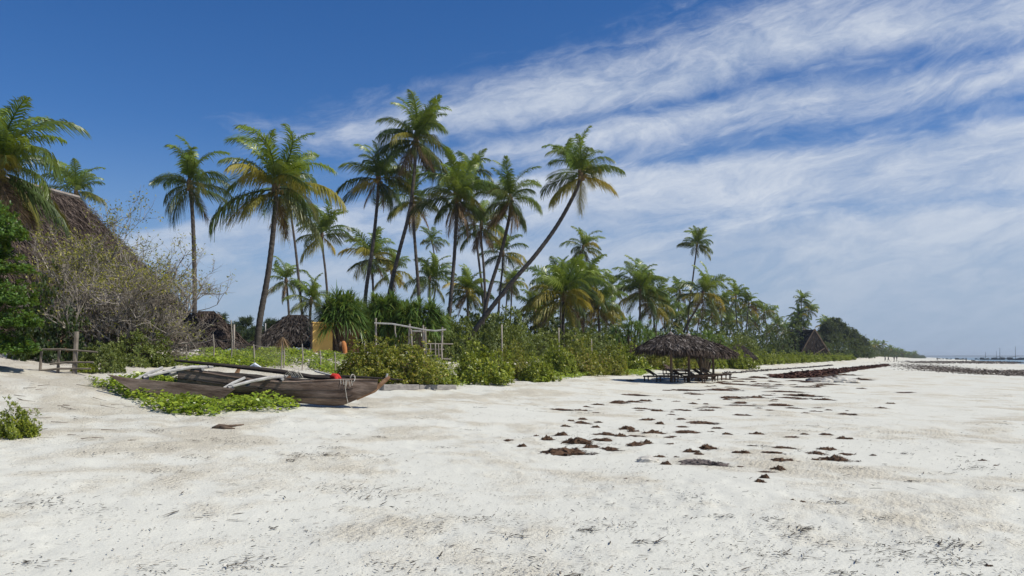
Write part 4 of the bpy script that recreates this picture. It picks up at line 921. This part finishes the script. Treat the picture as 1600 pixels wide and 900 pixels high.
s = MB(); Fs = [(i * npf + k, i * npf + (k + 1) % npf, (i + 1) * npf + (k + 1) % npf, (i + 1) * npf + k) for i in range(len(us) - 1) for k in range(npf)]
h2 = npf // 2
Fs += [tuple(range(npf - 1, -1, -1)), tuple((len(us) - 1) * npf + k for k in range(npf))]
s.add(V, Fs); s.build('hull', M['hull_wood'], root)
x0_, hf0, b0_, t0_ = sect(0); s = MB(); s.box((x0_ + .03, 0, (b0_ + t0_) / 2), (.06, hf0 * 1.6, (t0_ - b0_) * .92)); s.build('transom', M['hull_wood'], root)
for sgn in (1, -1):
    s = MB(); s.tube([(sect(u)[0], sgn * max(.04, sect(u)[1]) * .97, sect(u)[3] + .012) for u in us], .026, 5); s.build('gunwale', M['tar_wood'] if sgn > 0 else M['hull_wood'], root)
for hh_, kk in ((.62, .945), (.30, .75)):
    s = MB(); s.tube([(sect(u)[0], -max(.04, sect(u)[1]) * kk - .006, sect(u)[2] + (sect(u)[3] - sect(u)[2]) * hh_) for u in us[:-3]], .011, 5); s.build('strake', M['tar_wood'], root)
xe, he, be, te = sect(1.2); xk, hk, bk, tk = sect(1.0)
s = MB(); s.tube([(sect(1.08)[0], 0, sect(1.08)[2] + .02), (xe - .06, 0, be - .02), (xe + .1, 0, te - .08), (xe + .24, 0, te + .07), (xe + .30, 0, te + .13)], [.04, .055, .06, .055, .03], 7); s.build('stem', M['stem_wood'], root)
s = MB(); s.tube([(xe + .2, 0, te + .0), (xe + .23, 0, te + .2)], [.03, .028], 6); s.build('stem_pin', M['white_wood'], root)
for u in (.12, .34, .52, .68, .84):
    x, hf, bo, tp = sect(u); s = MB(); s.box((x, 0, tp - .06), (.14, hf * 1.7, .035)); s.build('thwart', M['hull_wood'], root)
for u in (.3, .62): x, hf, bo, tp = sect(u); s = MB(); s.tube([(x, hf * .7, tp - .1), (x + .1, hf * .9, tp + .1), (x + .14, hf * .9, tp + .22)], [.05, .06, .045], 6); s.build('knee', M['stem_wood'], root)
# outriggers: near side (-y) and far side, float boards with pointed ends
UA, UB = .13, .60     # where the booms cross
for sgn in (-1, 1):
    dy = sgn * 1.35; xa, xb = sect(UA)[0] - 1.55, sect(UB)[0] - .95; zf = .06
    pr = [(xa - .28, .40), (xa + .1, .36), (xb - .30, .33), (xb + .05, .31), (xb - .2, zf), (xa + .35, zf)]
    s = MB(); V2 = []
    for yo in (-.05, .05): V2 += [(a, dy + yo, b_) for a, b_ in pr]
    s.add(V2, [(5, 4, 3, 2, 1, 0), (6, 7, 8, 9, 10, 11)] + [(k, (k + 1) % 6, 6 + (k + 1) % 6, 6 + k) for k in range(6)]); s.build('outrigger_float', M['hull_wood'], root)
for u, hb_ in ((UA, 0), (UB, 0)):
    x, hf, bo, tp = sect(u)
    for sgn in (-1, 1):
        P = [(x + .10, -sgn * .55, tp + .09), (x, 0, tp + .08), (x - .22, sgn * .40, tp + .06), (x - .66, sgn * .85, tp - .07), (x - 1.10, sgn * 1.32, tp - .24)]
        if sgn < 0: P = [(a + .03, b_, c_ + .05) for a, b_, c_ in P]
        s = MB(); s.tube(P, [.038, .043, .045, .041, .035], 7); s.build('boom', M['white_wood'], root)
        s = MB(); s.tube([(x - .78, sgn * .80, tp + .05), (x - 1.02, sgn * 1.08, tp - .1), (x - 1.22, sgn * 1.36, tp - .26)], [.036, .036, .03], 6); s.build('strut', M['white_wood'], root)
        for q_ in (.85, 1.26): 
            s = MB(); s.tube([(x - .02 - .80 * q_ + (k - 1) * .02, sgn * (q_ - .03 + .03 * k), tp + .02 - (q_ - .6) * .34) for k in range(3)], .075, 7); s.build('lashing', M['lashing'], root)
# ropes
def rope1(P, r, n, cap=True):
    s = MB(); s.tube(P, r, n, cap); s.build('rope', M['rope'], root)
x, hf, bo, tp = sect(.98); rp = random.Random(4)
for k in range(4): rope1([(x + .25 + .04 * math.cos(a) * (1 + .2 * k), -.12 - k * .03 + .06 * math.sin(2 * a), tp + .07 + .10 * math.sin(a)) for a in np.linspace(0, 6.28, 12)], .011, 4, cap=False)
rope1([(x + .12, -hf - .02, tp + .02), (x + .10, -hf - .04, tp - .2), (x + .15, -hf - .03, .30), (x + .22, -hf - .06, .1), (x + .34, -hf - .14, .02), (x + .5, -hf - .2, .03)], .010, 4)
for k in range(5): rope1([(x - .05 + k * .07, -hf - .015, tp + .02), (x + .0 + k * .06 + rp.uniform(-.04, .04), -hf - .03, tp - .1 - rp.random() * .06)], .010, 4)
xx = sect(UB)[0]
for k in range(6): rope1([(xx + .10 + k * .05, -.35 + rp.uniform(-.05, .05), tp - .02), (xx + .2 + k * .05, -.42, tp + .10 + rp.random() * .06), (xx + .32 + k * .05, -.36, tp - .02)], .010, 4)
# things lying on the canoe
mw = root.matrix_basis.copy()
def on_boat(name, build, mt, label, cat, smooth=False):
    s = MB(); build(s); o = s.build(name, M[mt], None, smooth); o.matrix_world = mw; tag(o, label, cat); return o
on_boat('long_spar', lambda s: s.tube([(sect(-.05)[0], .18, H0 + .26), (sect(.3)[0], .15, H0 + .24), (sect(.6)[0], .12, H0 + .21), (sect(.78)[0], .05, H0 + .15), (sect(1.0)[0], .02, H0 + .17)], [.03, .05, .062, .06, .035], 8), 'tar_wood', 'long black spar lying along the top of the canoe', 'spar')
on_boat('thin_boom', lambda s: s.tube([(sect(.72)[0], .16, H0 + .15), (sect(1.05)[0], .10, H0 + .25), (sect(1.36)[0], .05, H0 + .28)], [.035, .03, .015], 7), 'tar_wood', 'thin pole poking out past the canoe bow', 'pole')
def bundle(s):
    for k in range(5): s.tube([(sect(u)[0], .05 + .05 * math.sin(k * 2 + u * 9), H0 + .0 + .035 * math.cos(k * 1.7 + u * 5)) for u in np.linspace(.16, .92, 14)], [.05 + .02 * math.sin(i_ * 1.3 + k) for i_ in range(14)], 6)
on_boat('furled_sail', bundle, 'tar_wood', 'dark furled sail stowed inside the canoe', 'sail')
def rag(s):
    x = sect(.93)[0]
    s.tube([(x - .14, .06, H0 + .16), (x - .05, .02, H0 + .22), (x + .06, .0, H0 + .21), (x + .16, .02, H0 + .15)], [.03, .075, .08, .04], 8)
    s.tube([(x + .02, -.04, H0 + .2), (x + .06, -.12, H0 + .12), (x + .04, -.16, H0 + .03)], [.06, .06, .02], 7)
on_boat('red_cloth', rag, 'red_cloth', 'red cloth bundle draped on the canoe near its bow', 'cloth', True)
on_boat('pale_paddle', lambda s: (s.tube([(sect(.80)[0], .22, H0 + .30), (sect(.93)[0], .10, H0 + .22)], .025, 6), s.tube([(sect(.66)[0], .1, H0 + .12), (sect(.86)[0], .16, H0 + .16)], .04, 6)), 'white_wood', 'pale wooden paddle laid by the red cloth', 'paddle')
on_boat('white_rag', lambda s: s.tube([(sect(.40)[0], .22, H0 + .26), (sect(.43)[0], .2, H0 + .33), (sect(.47)[0], .2, H0 + .27)], [.02, .06, .02], 6), 'white_cloth', 'small white rag tied on the black spar', 'cloth')

# ------------------------------------------------------------------ ground creepers
def poly_points(poly, n, seed, dens=None):
    rg = np.random.default_rng(seed); poly = np.array(poly, float); lo, hi = poly.min(0), poly.max(0); out_ = []
    W = []
    for x, y in poly:
        p = ghit(x, y); W.append((p.x, p.y))
    W = np.array(W); lo, hi = W.min(0), W.max(0)
    while len(out_) < n:
        p = rg.uniform(lo, hi, (4000, 2)); ins = np.zeros(4000, bool); j = len(W) - 1
        for i in range(len(W)):
            c = ((W[i, 1] > p[:, 1]) != (W[j, 1] > p[:, 1])) & (p[:, 0] < (W[j, 0] - W[i, 0]) * (p[:, 1] - W[i, 1]) / (W[j, 1] - W[i, 1] + 1e-12) + W[i, 0]); ins ^= c; j = i
        p = p[ins]
        if dens is not None: p = p[rg.random(len(p)) < dens(p[:, 0], p[:, 1])]
        out_ += list(p)
        if not len(p) and len(out_) == 0 and rg.random() < .001: break
    return np.array(out_[:n])
def creeper(poly, n, seed, leaf, label, mt='creeper', hgt=.22, dens=None, vines=40):
    rg = np.random.default_rng(seed); p = poly_points(poly, n, seed, dens)
    z = tz(p[:, 0], p[:, 1]); h = hgt * (.45 + 1.1 * np.clip(vnoise(p[:, 0] / .6, p[:, 1] / .6, seed) + .5, 0, 1)) * rg.random(n) ** .7
    P = np.stack([p[:, 0], p[:, 1], z + h], -1); a = rg.uniform(0, 6.28, n)
    D = np.stack([np.cos(a), np.sin(a), rg.normal(.1, .35, n)], -1); N = np.stack([rg.normal(0, .45, n), rg.normal(0, .45, n) - .25, np.ones(n)], -1)
    parts = [leaf_arrays(P, D, N, leaf * rg.uniform(.7, 1.25, n), leaf * .85 * rg.uniform(.8, 1.1, n), .55, .1, .14)]
    # runners
    k = rg.integers(0, n, vines * 3); Q = np.stack([p[k, 0], p[k, 1], z[k] + .02], -1); a = rg.uniform(0, 6.28, len(k))
    parts.append(strap_arrays(Q, np.stack([np.cos(a), np.sin(a), 0 * a + .05], -1), rg.uniform(.3, .9, len(k)), .014, .03, 4))
    return tag(link('beach_creeper', np_mesh('beach_creeper', *cat_arrays(parts)), M[mt]), label, 'creeper', kind='stuff')
edge = lambda x, y: np.clip(.75 + 1.6 * vnoise(x / .7, y / .7, 77), .05, 1)
creeper([(168, 601), (215, 598), (262, 604), (320, 610), (385, 622), (430, 630), (470, 637), (440, 645), (372, 645), (330, 651), (270, 650), (215, 632), (172, 612)], 5200, 1, .105, 'bright green creeper spreading over the sand before the canoe', hgt=.26, dens=edge)
creeper([(135, 592), (180, 596), (190, 606), (150, 605)], 140, 2, .08, 'thin creeper runner on the sand slope', hgt=.08)
creeper([(230, 566), (300, 560), (365, 552), (430, 550), (490, 556), (480, 572), (420, 574), (360, 575), (300, 572)], 9000, 3, .12, 'green creeper carpet on the dune behind the canoe', hgt=.24, dens=lambda x, y: np.clip(.6 + 1.8 * vnoise(x / 1.2, y / 1.2, 25), .03, 1))
creeper([(480, 556), (560, 560), (560, 580), (520, 590), (486, 578)], 2600, 4, .11, 'patchy green creeper below the ochre wall', hgt=.25, dens=lambda x, y: np.clip(.5 + 2.2 * vnoise(x / .9, y / .9, 5), .02, 1))
creeper([(830, 586), (960, 578), (1020, 572), (1030, 578), (1000, 588), (950, 586), (890, 592), (845, 599)], 5200, 6, .13, 'pale green creeper at the foot of the dune bushes', hgt=.25, dens=lambda x, y: np.clip(.55 + 2 * vnoise(x / 1.4, y / 1.4, 15), .03, 1))
creeper([(690, 604), (720, 590), (735, 596), (728, 604)], 260, 8, .09, 'creeper fringe by the end of the grey beam', hgt=.1)
creeper([(1185, 566), (1250, 562), (1330, 560), (1330, 562.5), (1260, 567), (1200, 570)], 9000, 7, .35, 'green ground cover on the dune of the far grove', hgt=.6)
creeper([(690, 575), (760, 572), (860, 574), (1000, 570), (1130, 568), (1180, 569), (1170, 572), (1000, 575), (860, 583), (740, 590)], 7000, 9, .14, 'grassy ground cover between the dune bushes', 'shrub', hgt=.5)

# ------------------------------------------------------------------ seaweed
def clump_mesh(seed, n=1000):
    rg = np.random.default_rng(seed); bm = bmesh.new(); bmesh.ops.create_icosphere(bm, subdivisions=4, radius=1)
    C = np.array([v.co[:] for v in bm.verts]); T = np.array([[v.index for v in f.verts] for f in bm.faces]); bm.free()
    x, y, z = C.T
    k = .80 + .60 * vnoise(x * 1.7 + seed, y * 1.7 + .4 * z) + .45 * vnoise(x * 4 + 3 * seed, y * 4 + z * 3)
    px_, py_ = x * k, y * k
    lump = .66 + .75 * vnoise(px_ * 2.1 + 7 * seed, py_ * 2.1) + .60 * vnoise(px_ * 5 + seed, py_ * 5 + 2) + .40 * vnoise(px_ * 11, py_ * 11 + seed)
    V = np.stack([px_, py_, np.maximum(-.05, np.sign(z) * np.abs(z) ** 1.1 * np.clip(lump, .12, 1.3))], -1)
    k = rg.integers(0, len(V), n); P = V[k] * rg.uniform(.9, 1.10, (n, 1)); P[:, 2] = np.maximum(P[:, 2], 0)
    D = rg.normal(size=(n, 3)) * [1, 1, .6] + V[k] * .4
    kk = rg.random(n) < .32; aa = rg.uniform(0, 6.28, n); ra = rg.uniform(.7, 1.45, n)
    P[kk] = np.stack([np.cos(aa) * ra, np.sin(aa) * ra, rg.uniform(.0, .05, n)], -1)[kk]; D[kk] *= [1, 1, .1]
    V1, F1 = strap_arrays(P, D, rg.uniform(.14, .42, n), .085, .30, 2); V1[:, 2] = np.maximum(V1[:, 2], 0.004)
    me = bpy.data.meshes.new('seaweed_clump'); allV = np.concatenate([V, V1])
    faces = [tuple(t_) for t_ in T] + [tuple(f + len(V)) for f in F1]
    me.from_pydata([tuple(v) for v in allV], [], faces); me.update(); return me
CLM = []
for i in range(6):
    me = clump_mesh(i + 1)
    for mt in ('weed', 'weed_grey'):
        m2 = me.copy(); m2.materials.append(M[mt]); CLM.append(m2)
def clump(px, py, wpx, hpx, grey=False, label=None, group=None):
    p = ghit(px, py); o = bpy.data.objects.new('seaweed_clump', CLM[2 * rnd.randrange(6) + (1 if grey else 0)]); col.objects.link(o)
    r = wpx / 2 * p.y / F; h = hpx * p.y / F
    o.location = p + Vector((0, r * .3, -.01)); o.scale = (r * 1.32, r * rnd.uniform(.8, 1.1), h * .82); o.rotation_euler = (0, 0, rnd.uniform(-.4, .4) + (math.pi if rnd.random() < .5 else 0))
    tag(o, label or 'brown clump of dried seaweed on the white sand', 'seaweed', group or (None if label else 'seaweed clumps on the sand'))
K_ = 580 / 1600
BIGC = [(45, 240, 45, 12), (98, 262, 36, 20), (205, 228, 44, 26), (268, 212, 50, 26), (340, 242, 110, 36), (440, 238, 90, 20), (275, 285, 170, 40), (395, 268, 70, 22), (470, 276, 90, 16), (455, 212, 84, 16), (522, 216, 44, 20), (552, 186, 60, 24), (578, 198, 48, 20),
        (590, 254, 80, 20), (634, 246, 44, 22), (662, 204, 76, 22), (810, 204, 92, 16), (790, 182, 50, 10), (640, 150, 70, 14), (692, 166, 34, 20), (900, 268, 68, 28), (828, 286, 66, 22), (860, 298, 40, 14), (718, 338, 42, 28), (690, 310, 60, 14), (860, 334, 150, 28, 1), (930, 342, 110, 26, 1),
        (1048, 290, 72, 18), (1110, 210, 56, 16), (1180, 292, 76, 12), (1228, 272, 80, 12), (1222, 322, 80, 20), (1206, 360, 60, 26), (1128, 416, 46, 26), (1200, 370, 70, 6), (1415, 276, 78, 20), (1365, 294, 74, 16), (1450, 318, 110, 28), (1490, 302, 100, 12), (1490, 230, 64, 18), (1412, 214, 50, 14),
        (865, 164, 110, 14), (785, 148, 36, 12), (940, 188, 44, 10), (985, 212, 40, 14), (355, 164, 70, 14), (360, 148, 34, 14), (310, 156, 30, 12), (415, 182, 36, 16), (428, 162, 34, 12), (285, 178, 40, 12), (348, 110, 58, 10), (376, 96, 36, 8), (425, 86, 50, 10), (515, 74, 60, 16), (580, 74, 60, 12),
        (632, 70, 54, 12), (610, 104, 70, 10), (684, 112, 54, 12), (1050, 132, 70, 10), (995, 56, 90, 14), (1300, 46, 120, 14), (1395, 64, 70, 12), (1260, 226, 70, 10), (940, 24, 130, 10), (835, 82, 44, 10), (1210, 88, 90, 14), (1270, 102, 60, 8), (1105, 56, 90, 8), (1040, 78, 56, 10), (1320, 214, 34, 10),
        (815, 112, 30, 10), (890, 84, 24, 8), (1420, 110, 30, 8), (1500, 128, 80, 8), (745, 256, 60, 8), (740, 226, 80, 6), (585, 222, 70, 6), (915, 204, 36, 8), (1090, 264, 40, 8), (1365, 322, 34, 10), (1150, 378, 60, 6), (160, 220, 24, 12), (548, 406, 30, 10), (1042, 354, 30, 8), (764, 312, 24, 8)]
for k, c in enumerate(BIGC):
    x, y, w_, h_ = c[:4]; grey = len(c) > 4; lb = None
    if k == 6: lb = 'largest brown mound of matted seaweed on the white sand'; 
    clump(780 + x * K_, 600 + y * K_ + h_ * K_ * .42, w_ * K_, h_ * K_ * .92, grey, lb)
rg = random.Random(12)
for k in range(120):
    u = rg.random(); py = 586 + 62 * u ** 1.7; px = np.interp(py, [586, 600, 620, 650], [1235, 1190, 1160, 1130]) + rg.gauss(0, np.interp(py, [586, 600, 650], [50, 80, 150]))
    if px < 930 + (650 - py) * .0 and py < 615: px += 150
    wd = rg.uniform(6, 26) * (1 if rg.random() < .8 else 1.7); clump(px, py, wd, rg.uniform(1.3, 3.0), False, 'flat dark scrap of seaweed along the tide line', 'seaweed scraps along the tide line')
for px, py, wd, h_ in [(1393, 631, 14, 3), (1536, 720, 12, 4), (1557, 728, 10, 3), (1240, 785, 14, 6), (1195, 748, 14, 10), (1545, 884, 14, 5), (1365, 712, 10, 4), (1430, 826, 12, 3), (1254, 785, 10, 4)]:
    clump(px, py, wd, h_, False, 'flat dark scrap of seaweed along the tide line', 'seaweed scraps along the tide line')
# continuous wrack banks (one mass each)
def wrack(name, poly, n, seed, L, mt, label, hgt=.25, dens=None, soft=0.):
    rg = np.random.default_rng(seed); p = poly_points(poly, n, seed, dens); p = p + rg.normal(0, 1, p.shape) * soft * p[:, 1:2] * [.4, 1.]; z = tz(p[:, 0], p[:, 1])
    hh_ = hgt * np.clip(vnoise(p[:, 0] / 1.3, p[:, 1] / 1.6, seed) + .6, .08, 1.1)
    P = np.stack([p[:, 0], p[:, 1], z + hh_ * rg.random(n)], -1); a = rg.uniform(0, 6.28, n)
    D = np.stack([np.cos(a), np.sin(a), rg.normal(.05, .3, n)], -1); N = np.stack([rg.normal(0, .5, n), rg.normal(0, .5, n), np.ones(n)], -1)
    return tag(link(name, np_mesh(name, *leaf_arrays(P, D, N, L * rg.uniform(.6, 1.4, n), L * .5, .5, .15, .2)), M[mt]), label, 'seaweed', kind='stuff')
wrack('seaweed_bank', [(1205, 590), (1260, 583), (1330, 575.5), (1385, 570), (1390, 571.5), (1350, 577), (1285, 588), (1230, 592)], 30000, 3, .34, 'weed_red', 'long red brown bank of seaweed below the far dune', .22, lambda x, y: np.clip(.75 + 1.5 * vnoise(x / 2, y / 3, 9), .1, 1))
wrack('seaweed_flat', [(1425, 568), (1445, 570.5), (1480, 576), (1530, 579), (1720, 581), (1720, 591), (1600, 588), (1530, 585), (1475, 581), (1440, 575)], 15000, 4, .30, 'weed_far', 'mottled dark seaweed flat towards the sea', .03, lambda x, y: np.clip(.30 + 2.4 * vnoise(x / 2.2, y / 5, 19), .03, 1), .035)
wrack('seaweed_shore', [(1422, 565), (1500, 564.8), (1740, 565), (1740, 569), (1500, 568.5), (1430, 568)], 16000, 5, .65, 'weed_far', 'dark brown band of seaweed at the water edge', .03, lambda x, y: np.clip(.75 + 1.4 * vnoise(x / 6, y / 16, 29), .1, 1), .02)
wrack('seaweed_line', [(1128, 583), (1200, 577.5), (1300, 570.5), (1302, 571.5), (1205, 579), (1130, 585)], 1800, 6, .22, 'weed_grey', 'thin dark tide line on the upper beach', .05)
# sea grass litter over the sand
def litter(name, n, seed, label, x0, x1, y0, y1, ln, wd, mt='strand', power=1.6, clus=0):
    rg = np.random.default_rng(seed); r = y0 * (y1 / y0) ** (rg.random(n * 4)); t_ = rg.uniform(x0, x1, n * 4); x = t_ * r; y = r
    d = vnoise(x / 1.6 + 3, y / 2.1, seed) + .6 * vnoise(x / .5, y / .6, seed + 1); keep = rg.random(n * 4) < np.clip((d + .35) * 1.1, .03, 1) ** power; x, y = x[keep][:n], y[keep][:n]; n = len(x)
    if clus:
        k = rg.integers(0, clus, n); sg = rg.uniform(.03, .16, clus)[k]; x = x[k] + rg.normal(0, 1, n) * sg * 1.7; y = y[k] + rg.normal(0, 1, n) * sg
    z = tz(x, y) + .012; a = rg.normal(.15, .9, n); D = np.stack([np.cos(a), np.sin(a), rg.normal(.10, .14, n)], -1)
    L = ln * np.exp(rg.normal(0, .5, n)); P = np.stack([x, y, z], -1)
    V, Fq = strap_arrays(P, D, L, wd * rg.uniform(.6, 1.5, n), rg.uniform(-.05, .3, n), 3)
    V2, F2 = strap_arrays(P + [0, 0, .003], D, L, wd * .8, .12, 3, up=(.75, .1, .66))
    V[:, 2] = np.maximum(V[:, 2], np.repeat(z - .008, 8)); 
    return tag(link(name, np_mesh(name, *cat_arrays([(V, Fq), (V2, F2)])), M[mt]), label, 'debris', kind='stuff')
litter('sea_grass_litter', 9500, 41, 'scattered dark strands of dead sea grass over the sand', -.68, .68, 4.2, 46, .034, .0055, power=2.0)
litter('sea_grass_scraps', 750, 43, 'larger curled scraps of sea grass over the sand', -.68, .68, 4.5, 40, .065, .014, power=2.8)
litter('pale_rubble', 3500, 44, 'pale chips of coral and shell in the sand', -.68, .68, 4.2, 22, .022, .016, 'shell', power=1.2)
litter('sea_grass_tufts', 2600, 57, 'tangled tufts of dark sea grass dotted over the sand', -.66, .66, 5, 26, .05, .010, power=1.5, clus=110)
# sticks on the sand slope
rg = random.Random(9)
for k in range(34):
    p = ghit(rg.uniform(10, 200), rg.uniform(600, 690)); L = rg.uniform(.10, .42); a = rg.gauss(.1, .7); s = MB()
    P = [Vector((0, 0, .015)), Vector((math.cos(a) * L * .5, math.sin(a) * L * .5, (tz1(p.x + math.cos(a) * L * .5, p.y + math.sin(a) * L * .5) - p.z) + .02)), Vector((math.cos(a + .2) * L, math.sin(a + .2) * L, 0))]
    P[2].z = tz1(p.x + P[2].x, p.y + P[2].y) - p.z + .015; s.tube(P, [.006, .005, .003], 5); o = s.build('twig', M['dark_pole']); o.location = p
    tag(o, 'dry twig lying on the dune slope by the leafy plant', 'twig', 'twigs on the dune slope')
p = ghit(352, 671); s = MB(); s.tube([(-.25, 0, .02), (-.12, .02, .05), (.05, .04, .05), (.32, .08, .08)], [.02, .05, .03, .012], 6); s.tube([(-.1, .0, .04), (.02, -.06, .03), (.2, -.05, .02)], [.03, .03, .01], 6); o = s.build('driftwood', M['dark_pole'], None, True); o.location = p; tag(o, 'short dark piece of driftwood below the creeper', 'driftwood')
# pale rubble heap on the tide line
p = ghit(1292, 597); root = empty('coral_heap', p); tag(root, 'pale heap of coral rock on the tide line', 'rock')
for i, (dx, dy, sx, sz, mt) in enumerate([(-.7, 0, .7, .34, 'concrete'), (.1, .1, .6, .40, 'concrete'), (.9, -.1, .7, .36, 'shell'), (1.5, -.3, .55, .2, 'shell'), (-.2, -.2, .5, .26, 'shell')]):
    o = boulder('rock', (dx, dy, 0), (sx, .5, sz), mt, None, None, i); o.parent = root
p = ghit(1012, 722.5); boulder('coral_lump', p, (.17, .12, .09), 'shell', 'small pale coral lump beside the grey seaweed', 'rock', 6)

# ------------------------------------------------------------------ moored boats and far figures
def dhow(px, Yd, L, mast, label):
    x = pw(px, Yd); root = empty('moored_boat', (x, Yd, SEA), R(rnd.uniform(-25, 25))); tag(root, label, 'boat', 'boats moored off the beach')
    V = []
    for u in np.linspace(0, 1, 9):
        hf = L * .14 * math.sin(math.pi * min(1, .12 + u * .88)) ** .6; sh = L * .10 * (1 + 1.1 * (2 * u - 1) ** 2)
        X_ = (u - .5) * L; V += [(X_, -hf, sh), (X_, -hf * .7, -.2), (X_, hf * .7, -.2), (X_, hf, sh)]
    s = MB(); s.add(V, [(4 * i + k, 4 * i + 4 + k, 4 * i + 5 + k, 4 * i + 1 + k) for i in range(8) for k in range(3)] + [(4 * i, 4 * i + 3, 4 * i + 7, 4 * i + 4) for i in range(8)] + [(0, 1, 2, 3), (35, 34, 33, 32)]); s.build('hull', M['boat_dark'], root)
    if mast:
        s = MB(); s.tube([(L * .08, 0, 0), (L * .12, 0, mast)], [.16, .1], 6); s.build('mast', M['boat_dark'], root)
        s = MB(); s.tube([(-L * .4, 0, L * .22), (L * .35, 0, L * .34)], [.09, .07], 5); s.build('yard', M['boat_dark'], root)
    s = MB(); s.box((-L * .22, 0, L * .15), (L * .2, L * .13, L * .08)); s.build('cabin', M['boat_dark'], root)
for px, Yd, L, mast, lb in [(1582, 620, 9, 10, None), (1558, 640, 8, 9, None), (1553, 650, 7, 7, None), (1536, 640, 8, 6, None), (1518, 470, 3.0, 0, None), (1568, 760, 9, 0, None), (1590, 600, 5, 0, None), (1544, 700, 5, 0, None), (1599, 680, 8, 0, None), (1497, 640, 7, 0, None), (1480, 720, 5, 0, None), (1468, 760, 5, 0, None), (1503, 700, 4, 0, None), (1525, 760, 5, 0, None)]:
    dhow(px, Yd, L, mast, 'dark moored sailing boat with a bare mast off the beach' if mast else 'low dark mastless boat moored off the beach')
def person(px, Yd, label, ph, hgt=1.68):
    x = pw(px, Yd); z0 = tz1(x, Yd); k = hgt / 1.7
    vs_ = [(0, 0, .92), (0, 0, 1.15), (0, 0, 1.38), (0, 0, 1.50), (0, 0, 1.62), (.10, ph, .5), (.12, ph * 1.3, .06), (-.10, -ph, .5), (-.12, -ph * 1.6, .06), (.22, .0, 1.32), (.28, -ph, 1.08), (.28, -ph * .6, .85), (-.22, 0, 1.32), (-.28, ph, 1.08), (-.28, ph * .9, .85), (.12, ph * 1.3 - .12, .03), (-.12, -ph * 1.6 - .12, .03)]
    ed = [(0, 1), (1, 2), (2, 3), (3, 4), (0, 5), (5, 6), (0, 7), (7, 8), (2, 9), (9, 10), (10, 11), (2, 12), (12, 13), (13, 14), (6, 15), (8, 16)]
    rd = [.15, .13, .15, .06, .10, .085, .05, .085, .05, .065, .05, .04, .065, .05, .04, .035, .035]
    me = bpy.data.meshes.new('person'); me.from_pydata([(a * k, b_ * k, c_ * k) for a, b_, c_ in vs_], ed, []); me.materials.append(M['cloth_dark'])
    o = link('person', me); o.location = (x, Yd, z0); o.rotation_euler = (0, 0, rnd.random() * 6)
    o.modifiers.new('skin', 'SKIN'); 
    for i, v in enumerate(me.skin_vertices[0].data): v.radius = (rd[i] * k, rd[i] * k); v.use_root = i == 0
    sb = o.modifiers.new('sub', 'SUBSURF'); sb.levels = sb.render_levels = 1
    tag(o, label, 'person', 'distant walkers on the beach'); return o
for px, Yd, ph in [(1381, 285, .12), (1386, 290, .16), (1395, 320, .1), (1399, 325, .15), (1462, 330, .05), (1507, 330, .12)]:
    person(px, Yd, 'distant person in dark clothes on the open beach', ph)
# ------------------------------------------------------------------ sea air
hm = bpy.data.materials.new('sea_air'); hm.use_nodes = True; q = NT(hm.node_tree); q.n.clear()
o = q.node('ShaderNodeOutputMaterial'); pv = q.node('ShaderNodeVolumePrincipled'); pv.inputs['Color'].default_value = (.80, .90, 1, 1); pv.inputs['Density'].default_value = .00016; pv.inputs['Anisotropy'].default_value = .2
q.l.new(pv.outputs[0], o.inputs['Volume'])
s = MB(); s.box((15000, 18000, 9), (66000, 66000, 48)); hz_ = s.build('haze', hm); tag(hz_, 'thin pale sea haze over the whole beach', 'haze', kind='stuff')
print('objects', len(bpy.data.objects), 'tris', sum(len(m_.polygons) * 2 for m_ in bpy.data.meshes))
